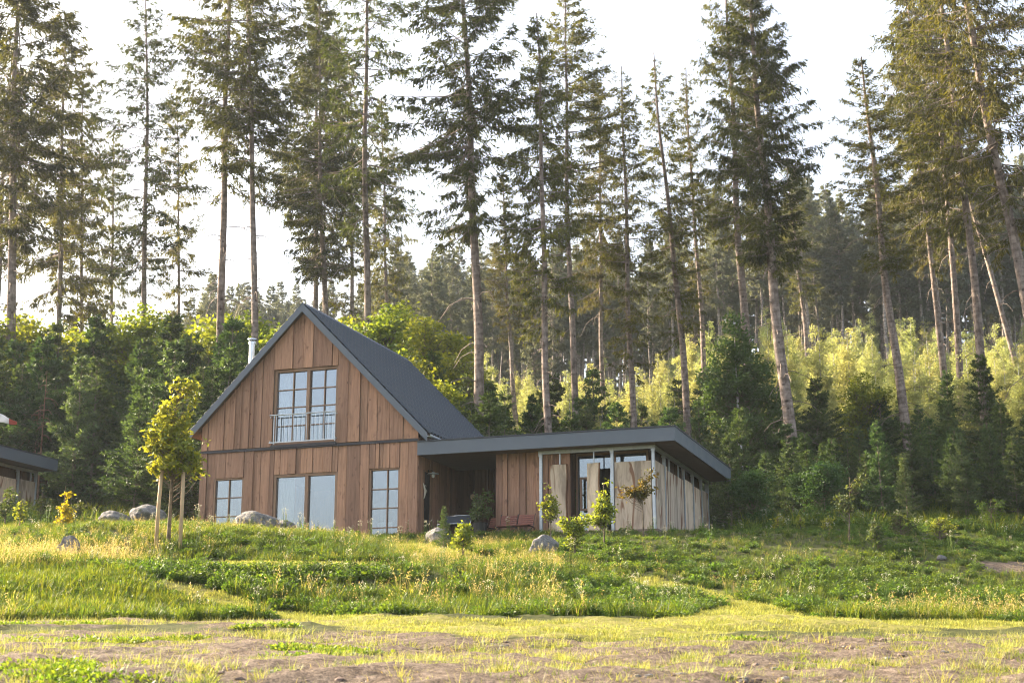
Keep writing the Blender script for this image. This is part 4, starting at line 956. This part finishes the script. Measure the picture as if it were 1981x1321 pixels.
for k in range(1500):
    px = rl_.uniform(-150, 900); Y = rl_.uniform(68, 86); X = at_px(px, Y)
    if any((X-a)**2+(Y-b)**2 < 7 for a, b in pl_): continue
    pl_.append((X, Y)); z = hz(X, Y)
    ty_ = np.interp(px, [-150, 0, 250, 600, 760, 860, 900], [550, 552, 545, 565, 575, 640, 680])+rl_.uniform(-10, 34); Hh = float(atY(px, ty_, Y)[2])-z
    if Hh < 3: continue
    leafy(X, Y, min(Hh, 10.5), k, 'sunlit yellow-green leafy tree topping the thicket '+('left of the gable' if px < 480 else 'behind the gable'), 'leafy trees left of the gable' if px < 480 else 'leafy trees behind the gable')
    if len(pl_) >= 60: break
for (px, Y, H, lb) in [(790, 58.5, 8.2, 'bushy green leafy tree above the back of the gabled roof'), (860, 60, 7.0, 'green leafy tree just right of the bushy one above the roof'), (660, 59, 8.6, 'bright leafy tree directly right of the gable peak'),
                       (1445, 49, 2.6, 'hazel bush against the dark thicket just right of the wing roof corner'), (1580, 49.5, 2.7, 'wide low leafy bush in front of the thicket right of the wing'), (1540, 50.5, 2.3, 'second low leafy bush, left of the wide one right of the wing'),
                       (1660, 63, 5.2, 'sunlit yellowish leafy tree in the dark thicket below the pointed spruce')]:
    leafy(at_px(px, Y), Y, H, int(px), lb, 'single leafy trees and bushes')

# ------------------------------------------------------------------ saplings in the meadow
def sapling(px, py, Y, H, lobes, n_, leaf_, mat, lb, cat='sapling', name='sapling', r=.018, lean=0, twigs=60, clump=.07, bark=None):
    n = int(n_*.42); leaf = leaf_*1.2; clump = clump*.75; X = at_px(px, Y); t_ = empty(name, (X, Y, hz(X, Y)-.04)); t_.rotation_euler[1] = lean
    rq = random.Random(int(px)); lobes = [(l[0], l[1], l[2], l[3]*.8, l[4]*.75) for l in lobes]+[(l[0]+rq.uniform(-1, 1)*l[3], l[1], l[2]+rq.uniform(-.6, 1.1)*l[4], l[3]*.45, l[4]*.4) for l in lobes]
    me_ = broad_crown('crown', int(px*7+py), H, [tuple(q*(H if True else 1) for q in l) for l in lobes], n, leaf, [mat, bark or M['bark_sap']], r*1.3, twigs, up=.15, clump=clump)
    mobj('crown', me_, t_); tm, _ = trunk_mesh('trunk', H*.92, r, r*.3, bark or M['bark_sap'], .02, int(px), n=7, seg=10); mobj('trunk', tm, t_)
    return tag(t_, lb, cat)
SL = [(0, 0, .45, .16, .16), (0, 0, .62, .15, .16), (.02, 0, .8, .09, .13), (0, 0, .93, .04, .07)]
LOW = [(0, 0, .5, .28, .22), (.1, 0, .7, .2, .2), (-.1, 0, .35, .2, .15), (0, 0, .88, .1, .1)]
sapling(1063, 1030, 41.3, 1.62, [(0, 0, .5, .17, .14), (.03, 0, .62, .15, .12), (-.02, 0, .8, .07, .12), (-.02, 0, .93, .04, .08)], 1500, .075, M['leaf_yellow'], 'slim sapling with yellow tip and green skirt beside the steel corner post')
sapling(1163, 1085, 38, 1.75, [(0, 0, .55, .15, .2), (-.04, 0, .4, .2, .12), (.02, 0, .75, .09, .14), (.06, 0, .95, .04, .07), (.1, 0, .48, .13, .09)], 2600, .08, M['leaf_yellow'], 'tall yellow-green sapling in front of the middle slab of the wing', twigs=90)
sapling(1108, 1118, 36, 1.15, [(0, 0, .6, .25, .2), (.15, 0, .75, .25, .15), (-.2, 0, .68, .15, .15), (-.08, 0, .35, .14, .15)], 2200, .08, M['leaf_yellow'], 'low spreading yellow-green sapling below the tall one', twigs=80)
sapling(1237, 1085, 40, 2.05, [(0, 0, .62, .19, .10), (.08, 0, .74, .15, .12), (-.16, 0, .62, .12, .09), (-.26, 0, .58, .08, .09), (.14, 0, .88, .06, .09)], 1700, .08, M['leaf_red'], 'reddish-green sapling on a thin bare stem before the pale front slab', twigs=80)
sapling(899, 1108, 36.5, .95, [(0, 0, .6, .28, .22), (.1, 0, .8, .2, .15), (-.1, 0, .38, .2, .15)], 1500, .08, M['leaf_yellow'], 'yellow sapling in the grass below the porch', twigs=60)
sapling(147, 1030, 40.5, 1.25, [(0, 0, .45, .16, .2), (.05, 0, .72, .09, .16), (.14, 0, .95, .06, .07), (0, 0, .25, .3, .14)], 1200, .075, M['leaf_gold'], 'golden-orange sapling in the grass left of the boulders', twigs=50)
sapling(38, 1015, 44, 1.3, LOW, 900, .08, M['leaf_olive'], 'thin olive shrub in front of the slabs of the second cabin', twigs=50)
sapling(66, 1040, 42.5, .9, SL, 500, .075, M['leaf_yellow'], 'small yellow sapling under the end slab of the second cabin', twigs=40)
sapling(104, 1000, 46, 1.25, SL, 500, .08, M['leaf_olive'], 'small green sapling right of the second cabin', twigs=40)
sapling(172, 1012, 45, 1.0, LOW, 1100, .07, M['leaf_olive'], 'dark green bush left of the boulders', twigs=60)
sapling(1490, 1032, 42, .55, LOW, 420, .075, M['leaf_yellow'], 'small yellow sapling on the bank edge, nearer the wing', twigs=30)
sapling(1532, 1032, 42, .55, SL, 300, .075, M['leaf_yellow'], 'small yellow sapling on the bank edge, right beside the first', twigs=30)
sapling(1583, 1034, 41.5, .55, LOW, 420, .07, M['leaf_yellow'], 'small yellow-green shrub under the drooping sapling on the bank', twigs=30)
sapling(1622, 1078, 38.5, 1.85, [(0, 0, .55, .14, .15), (-.08, 0, .62, .14, .12), (.08, 0, .8, .1, .1), (.16, 0, .93, .06, .06), (-.17, 0, .48, .1, .1)], 1500, .07, M['leaf_olive'], 'loose olive sapling with an arching top on the right bank', twigs=70, lean=.05)
sapling(1672, 1100, 37, 1.0, [(0, 0, .5, .25, .2), (0, 0, .75, .18, .2), (.1, 0, .3, .2, .1)], 1500, .06, M['leaf_olive'], 'bushy dark green sapling halfway up the right bank', twigs=70)
sapling(1720, 1045, 41.5, .75, [(0, 0, .75, .5, .18), (-.2, 0, .5, .35, .2), (.3, 0, .5, .3, .25)], 1300, .06, M['leaf_olive'], 'rounded green bush with drooping tips on the bank crest at right', twigs=70)
sapling(1792, 1065, 40.5, .72, [(0, 0, .8, .35, .15), (.35, 0, .55, .3, .25), (-.15, 0, .5, .25, .25)], 1300, .06, M['leaf_yellow'], 'drooping yellow-green bush at the right end of the bank crest', twigs=70)
sapling(1892, 1040, 46, 1.3, [(0, 0, .5, .35, .3), (.15, 0, .8, .25, .2), (-.2, 0, .75, .2, .2)], 1700, .06, M['weed'], 'upright bright green broom shrub before the thicket near the right edge', twigs=90, clump=.05)
sapling(1965, 1050, 45, 1.1, LOW, 1200, .06, M['leaf_olive'], 'dark weedy shrub at the right edge below the thicket', twigs=60)
cn = young(at_px(862, 39.5), 39.5, 1.15, 'very small green conifer in front of the light boulder by the porch', 'young spruces that stand out of the thicket', 1, .95); cn.location.z += .08
# potted shrub
ps = empty('potted_shrub', W(2.02, .0, -.03), RZ); tag(ps, 'grey-green shrub in a black planter at the porch corner', 'potted plant')
q = MB(); q.tube([(0, 0, 0), (0, 0, .30), (0, 0, .32)], [.17, .23, .24], 18); q.tube([(0, 0, .32), (0, 0, .30)], [.235, .21], 18); q.build('planter', M['pot'], ps)
me_ = broad_crown('crown', 301, 1.35, [(0, 0, .62, .28, .25), (-.12, 0, .95, .18, .2), (.2, 0, 1.05, .14, .25), (.28, 0, .65, .12, .15), (-.2, 0, .5, .18, .12)], 750, .09, [M['leaf_olive'], M['bark_sap']], .02, 60, up=.5, clump=.06); mobj('crown', me_, ps)
# the maple and its stakes
YM = 35.6; Xm = at_px(347, YM); mp = empty('maple_tree', (Xm, YM, hz(Xm, YM)-.05)); tag(mp, 'young maple with bright yellow-green leaves tied between two timber stakes', 'maple')
mk = FPX/YM/1.03
def ml(px, py, rx, rz): return ((px-347)/mk, random.uniform(-.12, .12), (1088-py)/mk*1.0, rx/mk, rz/mk)
lob = [ml(352, 770, 20, 14), (ml(378, 782, 20, 16)), ml(345, 800, 16, 12), ml(388, 795, 12, 12), ml(330, 818, 14, 12), ml(375, 812, 14, 12), ml(352, 835, 20, 12), ml(322, 842, 18, 12), ml(372, 842, 12, 12), ml(305, 872, 16, 12), ml(345, 868, 38, 18),
       ml(405, 878, 12, 6), ml(320, 895, 28, 16), ml(365, 905, 34, 18), ml(300, 898, 12, 10), ml(345, 930, 40, 14), ml(395, 935, 12, 12), ml(318, 940, 14, 12), ml(388, 915, 18, 14)]
mm = broad_crown('crown', 403, 4, lob, 3100, .125, [M['leaf_maple'], M['bark_sap']], .03, 300, up=.0, clump=.055)
for v_ in mm.vertices: v_.co.y *= 1.0
mobj('crown', mm, mp); tm, _ = trunk_mesh('trunk', 3.4, .045, .012, M['bark_sap'], .01, 402, n=9, seg=14); mobj('trunk', tm, mp)
for (px, lb, ln) in ((324, 'pale timber stake left of the maple stem', .012), (369.5, 'pale timber stake right of the maple stem', -.004)):
    q = MB(); q.tube([(0, 0, -.3), (0, 0, 1.0), (ln*1.85, 0, 1.92)], .045, 12); o = q.build('tree_stake', M['stake'], smooth=True); X = at_px(px, YM-.1); o.location = (X, YM-.1, hz(X, YM-.1)); o.rotation_euler[1] = ln
    tag(o, lb, 'stake')

# ------------------------------------------------------------------ grass and weeds
HID = bpy.data.collections.new('protos')
def proto(name, me_):
    c_ = bpy.data.collections.new(name)
    return c_
def tuft(seed, n, hgt, wid, spread, lean, mat, heads=0, headmat=None, hs=.03):
    rg = np.random.default_rng(seed); parts = []; a = rg.uniform(0, 6.28, n); r = spread*rg.random(n)**.6
    B = np.stack([r*np.cos(a), r*np.sin(a), np.full(n, -.02)], 1); H_ = hgt*rg.uniform(.45, 1.1, n)
    la = a+rg.normal(0, .7, n); ln = lean*rg.uniform(.2, 1.2, n); D = np.stack([np.cos(la), np.sin(la), 0*la], 1)
    S = np.stack([-np.sin(la+rg.normal(0, .8, n)), np.cos(la), 0*la], 1)*(wid*rg.uniform(.6, 1.3, n))[:, None]*.5
    P = [B+D*(ln*H_*s_**1.8)[:, None]+np.array([[0, 0, 1.]])*(H_*s_*(1-.25*ln*s_))[:, None] for s_ in (0, .4, .75, 1)]
    W_ = (1, .85, .55, .08)
    V = np.stack([q for p_, w_ in zip(P, W_) for q in (p_-S*w_, p_+S*w_)], 1).reshape(-1, 3); b = np.arange(n)[:, None]*8
    F = np.concatenate([b+np.array([[k, k+1, k+3, k+2]]) for k in (0, 2, 4)], 0); tt = rg.random(n); parts.append((V, F, 0, np.tile(tt, 3)))
    mats = [mat]
    if heads:
        mats.append(headmat); k = rg.integers(0, n, heads*7); C = P[3][k]+rg.normal(0, hs, (len(k), 3))*np.array([[.5, .5, 1.6]])
        d = rg.normal(size=(len(k), 3)); d[:, 2] = np.abs(d[:, 2])+.5; v, f = diamonds(C, d, np.full(len(k), hs*1.6), np.full(len(k), hs*.6), rg); parts.append((v, f, 1, rg.random(len(f))))
    return join('tuft', parts, mats)
def herb(seed, n, hgt, rad, leaf, mat, flowers=0, fmat=None):
    rg = np.random.default_rng(seed); a = rg.uniform(0, 6.28, n); r = rad*rg.random(n)**.5; z = hgt*rg.random(n)*(1-.5*(r/rad)**2)
    C = np.stack([r*np.cos(a), r*np.sin(a), z], 1); d = np.stack([np.cos(a), np.sin(a), rg.uniform(-.2, 1.0, n)], 1)+rg.normal(0, .5, (n, 3))
    v, f = diamonds(C, d, leaf*rg.uniform(.6, 1.3, n), leaf*.5*rg.uniform(.7, 1.3, n), rg); parts = [(v, f, 0, rg.random(n))]; mats = [mat]
    A = C*np.array([[.2, .2, 0]]); v, f = sticks(A, C, .004, .002); parts.append((v, f, 0, np.full(len(f), .5)))
    if flowers:
        mats.append(fmat); k = flowers; a = rg.uniform(0, 6.28, k); r = rad*.8*rg.random(k); T = np.stack([r*np.cos(a), r*np.sin(a), hgt*rg.uniform(1.0, 1.5, k)], 1)
        v, f = sticks(T*np.array([[.4, .4, .1]]), T, .004, .003); parts.append((v, f, 0, np.full(len(f), .6)))
        q = np.repeat(np.arange(k), 9); C2 = T[q]+rg.normal(0, .018, (len(q), 3)); v, f = diamonds(C2, rg.normal(size=(len(q), 3)), np.full(len(q), .016), np.full(len(q), .012), rg); parts.append((v, f, 1, rg.random(len(f))))
    return join('herb', parts, mats)
def scatter(name, protos, X, Y, sc, label, cat, dz=0):
    Z = h(X, Y)+dz; n = len(X); me_ = bpy.data.meshes.new(name); me_.vertices.add(n); me_.vertices.foreach_set('co', np.stack([X, Y, Z], 1).astype('f').ravel())
    rg = np.random.default_rng(n)
    for nm, val in (('rz', rg.uniform(0, 6.28, n)), ('sc', sc)):
        a = me_.attributes.new(nm, 'FLOAT', 'POINT'); a.data.foreach_set('value', val.astype('f'))
    a = me_.attributes.new('vi', 'INT', 'POINT'); a.data.foreach_set('value', rg.integers(0, len(protos), n).astype('i'))
    o = bpy.data.objects.new(name, me_); link(o); c_ = bpy.data.collections.new(name+'_kinds')
    for i, p in enumerate(protos): c_.objects.link(bpy.data.objects.new('%s_%d' % (name, i), p))
    ng = bpy.data.node_groups.new(name, 'GeometryNodeTree'); ng.interface.new_socket('Geometry', in_out='INPUT', socket_type='NodeSocketGeometry'); ng.interface.new_socket('Geometry', in_out='OUTPUT', socket_type='NodeSocketGeometry')
    N = ng.nodes; gi = N.new('NodeGroupInput'); g_o = N.new('NodeGroupOutput'); ip = N.new('GeometryNodeInstanceOnPoints'); ci = N.new('GeometryNodeCollectionInfo')
    ci.inputs['Collection'].default_value = c_; ci.inputs['Separate Children'].default_value = True; ci.inputs['Reset Children'].default_value = True
    def at(nm, ty):
        a = N.new('GeometryNodeInputNamedAttribute'); a.data_type = ty; a.inputs['Name'].default_value = nm; return a.outputs['Attribute']
    cx = N.new('ShaderNodeCombineXYZ'); Lk = ng.links.new; Lk(at('rz', 'FLOAT'), cx.inputs[2]); Lk(gi.outputs[0], ip.inputs['Points']); Lk(ci.outputs[0], ip.inputs['Instance'])
    ip.inputs['Pick Instance'].default_value = True; Lk(at('vi', 'INT'), ip.inputs['Instance Index']); Lk(cx.outputs[0], ip.inputs['Rotation']); Lk(at('sc', 'FLOAT'), ip.inputs['Scale']); Lk(ip.outputs[0], g_o.inputs[0])
    m_ = o.modifiers.new('scatter', 'NODES'); m_.node_group = ng; tag(o, label, cat, kind='stuff'); return o
def cand(dens, y0, y1, seed, power=0):
    """random ground points inside the wedge of view (with margin)"""
    rg = np.random.default_rng(seed); n = int(dens*(y1-y0)*(y0+y1)/2*.80); Y = np.sqrt(rg.random(n)*(y1**2-y0**2)+y0**2); X = rg.uniform(-.40, .40, n)*Y
    Z = h(X, Y); z = zones(X, Y, Z); hu, hv = houseuv(X, Y); keep = ~((hv > -.2) & (hv < 9) & (hu > -7.7) & (hu < 7.5)); return X[keep], Y[keep], z[keep], rg
# meadow
X, Y, z, rg = cand(46, 24, 47.5, 1); px, py = projA(X, Y, h(X, Y)); k = z == 0
patch = n2(X, Y, .55)+.5*n2(X, Y, 1.6, 3); shortw = np.clip(np.interp(py, [1030, 1060], [.45, 1]) if False else 1, 0, 1)
rightbank = (px > 1080) & (py < 1190); wk = np.where(rightbank, .62, 1.0)
G = [tuft(501, 34, .34, .011, .13, .55, M['grass']), tuft(502, 30, .42, .012, .12, .7, M['grass']), tuft(503, 40, .26, .010, .15, .8, M['grass'])]
D = [tuft(511, 12, .52, .007, .10, .45, M['grass_dry'], 4, M['grass_dry'], .032), tuft(512, 9, .62, .006, .10, .4, M['grass_dry'], 4, M['grass_dry'], .035), tuft(513, 16, .40, .008, .12, .7, M['grass_dry'], 4, M['grass_dry'])]
Hb = [herb(521, 120, .20, .20, .055, M['weed']), herb(522, 100, .26, .17, .05, M['weed']), herb(523, 90, .14, .2, .07, M['weed'])]
Fl = [herb(531, 30, .30, .12, .06, M['weed'], 5, M['flower']), herb(532, 20, .42, .12, .05, M['weed'], 6, M['flower'])]
bankface = ((px > 120) & (px < 1400) & (py > 1106)) | ((px > 330) & (px < 760) & (py > 1036) & (py < 1086)) | rightbank
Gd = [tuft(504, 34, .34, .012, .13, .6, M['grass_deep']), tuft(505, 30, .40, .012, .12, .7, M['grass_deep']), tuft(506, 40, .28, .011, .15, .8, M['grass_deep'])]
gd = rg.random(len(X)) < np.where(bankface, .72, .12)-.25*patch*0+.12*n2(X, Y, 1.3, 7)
sc1 = rg.uniform(.6, 1.15, len(X))*wk*np.interp(Y, [30, 36, 40], [.95, .72, .5])*np.where((px > 150) & (px < 900) & (Y > 28.2) & (Y < 31.5), .5, 1); m1 = k & (rg.random(len(X)) < .66); mg = m1 & gd
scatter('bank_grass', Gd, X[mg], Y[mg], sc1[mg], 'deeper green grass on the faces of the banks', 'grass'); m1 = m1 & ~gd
scatter('meadow_grass', G, X[m1], Y[m1], sc1[m1], 'long green grass covering the banks in front of the cabin', 'grass')
pd = np.clip(.16+.32*patch, .04, .8)*np.where(rightbank, .35, 1)*np.where(bankface, .42, 1.25)*np.where((px < 420) & (py > 1030) & (py < 1110), 1.7, 1)
m2 = k & (rg.random(len(X)) < pd*.66); scatter('dry_grass', D, X[m2], Y[m2], (rg.uniform(.5, 1.05, len(X))*np.where(rightbank, .7, 1)*np.interp(Y, [30, 36, 40], [.9, .68, .5])*np.where((px > 150) & (px < 900) & (Y > 28.2) & (Y < 31.5), .55, 1))[m2], 'straw-coloured dry grass with seed heads on the banks', 'dry grass')
lowbank = (px > 180) & (px < 1360) & (py > 1098); m3 = k & (rg.random(len(X)) < np.clip(.15-.22*patch+np.where(lowbank, .22, 0), .02, .6)); scatter('meadow_weeds', Hb, X[m3], Y[m3], (rg.uniform(.6, 1.3, len(X))*np.interp(Y, [30, 40], [1, .6]))[m3], 'dark green leafy weeds among the meadow grass', 'weeds')
m4 = k & (rg.random(len(X)) < .010); scatter('meadow_flowers', Fl, X[m4], Y[m4], rg.uniform(.6, 1.2, len(X))[m4], 'small pale flowers and seed heads in the meadow', 'wildflowers')
# mown strips and the lawn-like bank
Lw = [tuft(541, 36, .07, .010, .12, .9, M['lawn']), tuft(542, 30, .09, .010, .12, .8, M['lawn'])]
Lg = [tuft(543, 36, .16, .010, .13, .6, M['grass_deep']), tuft(544, 30, .22, .011, .12, .6, M['grass']), herb(545, 60, .10, .16, .05, M['weed'])]
X, Y, z, rg = cand(120, 18, 41, 2); m = (z == 1) & (rg.random(len(X)) < np.clip(.7+.4*n2(X, Y, 2.1), .2, 1)); scatter('mown_grass', Lw, X[m], Y[m], rg.uniform(.6, 1.3, len(X))[m], 'short yellow-green mown grass of the paths', 'mown grass')
m = (z == 2) & (rg.random(len(X)) < .75); scatter('short_grass', Lg, X[m], Y[m], rg.uniform(.6, 1.2, len(X))[m], 'short mid-green grass of the bank at lower left', 'grass')
# sparse growth on the bare soil
X, Y, z, rg = cand(95, 11.5, 24, 3); px, py = projA(X, Y, h(X, Y)); cl = .5*n2(X, Y, 1.1)+.5*n2(X, Y, 2.9, 2)+.3*n2(X, Y, 5.3, 4)
thick = np.clip((1262-py)/26, 0, 1)*.5+np.where((px > 1000), .12, 0)
pr = np.clip((cl+.12)*1.1+thick, 0.08, .95)
Gs = [tuft(551, 22, .14, .007, .08, .8, M['lawn']), tuft(552, 16, .20, .006, .07, .7, M['lawn']), tuft(553, 26, .10, .007, .10, .9, M['weed_bright'])]
m = (z == 3) & (rg.random(len(X)) < pr*.8); scatter('soil_grass', Gs, X[m], Y[m], rg.uniform(.5, 1.2, len(X))[m], 'sparse bright tufts of young grass on the bare soil', 'grass tufts')
Ws = [herb(561, 60, .07, .16, .045, M['weed_bright']), herb(562, 50, .06, .20, .05, M['weed_bright'])]
cw = n2(X, Y, .8, 5)+.4*n2(X, Y, 2.2, 1)+np.where((px < 380) & (py > 1240) & (py < 1290), .55, 0)
m = (z == 3) & (rg.random(len(X)) < np.clip((cw-.78)*1.3, 0, .6)); scatter('soil_weeds', Ws, X[m], Y[m], rg.uniform(.6, 1.2, len(X))[m], 'low leafy weeds in clumps on the bare soil', 'weeds')
# stones, straw and clods on the soil
import bmesh
def stone_mesh(seed, mat, n=26):
    bm = bmesh.new(); rd = random.Random(seed); bmesh.ops.create_icosphere(bm, subdivisions=1, radius=.02)
    for v_ in bm.verts: v_.co = Vector((v_.co.x*1.3, v_.co.y, v_.co.z*.7))*rd.uniform(.7, 1.25)
    m_ = bpy.data.meshes.new('stone'); bm.to_mesh(m_); bm.free(); m_.materials.append(mat); return m_
clod = mat_plain('soil_clod', (.19, .14, .115), .95, var=.4, scale=20, spec=.1)
m = (z == 3) & (rg.random(len(X)) < .85); scatter('soil_stones', [stone_mesh(1, clod), stone_mesh(2, M['rock']), stone_mesh(3, clod), stone_mesh(4, clod)], X[m], Y[m], (.35+rg.random(len(X))**4*2.6)[m], 'small stones and clods scattered over the bare soil', 'stones')
St = [tuft(571, 7, .16, .006, .05, 3.2, M['grass_dry']), tuft(572, 5, .12, .007, .08, 3.4, M['grass_dry'])]
m = (z == 3) & (rg.random(len(X)) < .25); scatter('straw_litter', St, X[m], Y[m], rg.uniform(.5, 1.2, len(X))[m], 'dead straw lying on the bare soil', 'straw')
# undergrowth at the forest edge
X, Y, z, rg = cand(9, 44, 58, 4); px, py = projA(X, Y, h(X, Y)); loc = (X-O[0])*ud[0]+(Y-O[1])*ud[1]; lv = (X-O[0])*vd[0]+(Y-O[1])*vd[1]
m = ~((loc > -8.6) & (loc < 9) & (lv > -1.5) & (lv < 10)); scatter('forest_undergrowth', Hb+[G[1]], X[m], Y[m], rg.uniform(.9, 2.0, len(X))[m], 'weeds and grass along the dark forest edge', 'undergrowth')
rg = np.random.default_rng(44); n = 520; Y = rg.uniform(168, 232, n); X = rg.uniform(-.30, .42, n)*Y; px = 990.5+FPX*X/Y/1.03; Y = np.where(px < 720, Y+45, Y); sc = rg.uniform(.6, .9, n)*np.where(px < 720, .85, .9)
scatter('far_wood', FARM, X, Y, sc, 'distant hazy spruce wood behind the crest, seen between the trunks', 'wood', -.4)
X, Y, z, rg = cand(3.2, 58, 128, 6); scatter('slope_undergrowth', Hb+[G[1]], X, Y, rg.uniform(1.5, 3.2, len(X)), 'undergrowth on the wooded slope', 'undergrowth')

# ------------------------------------------------------------------ haze
HAZE = True
if HAZE:
    q = MB(); q.box(-430, 440, -285, 905, -30, 82, .5)
    hm, nt, out = mat_new('evening_haze'); pv = nd(nt, 'ShaderNodeVolumePrincipled'); pv.inputs['Color'].default_value = (.80, .90, 1, 1); pv.inputs['Density'].default_value = .0002; pv.inputs['Anisotropy'].default_value = .2
    nt.links.new(pv.outputs[0], out.inputs['Volume']); ho = q.build('haze', hm); tag(ho, kind='stuff', label='thin evening haze hanging in the whole valley', cat='haze')
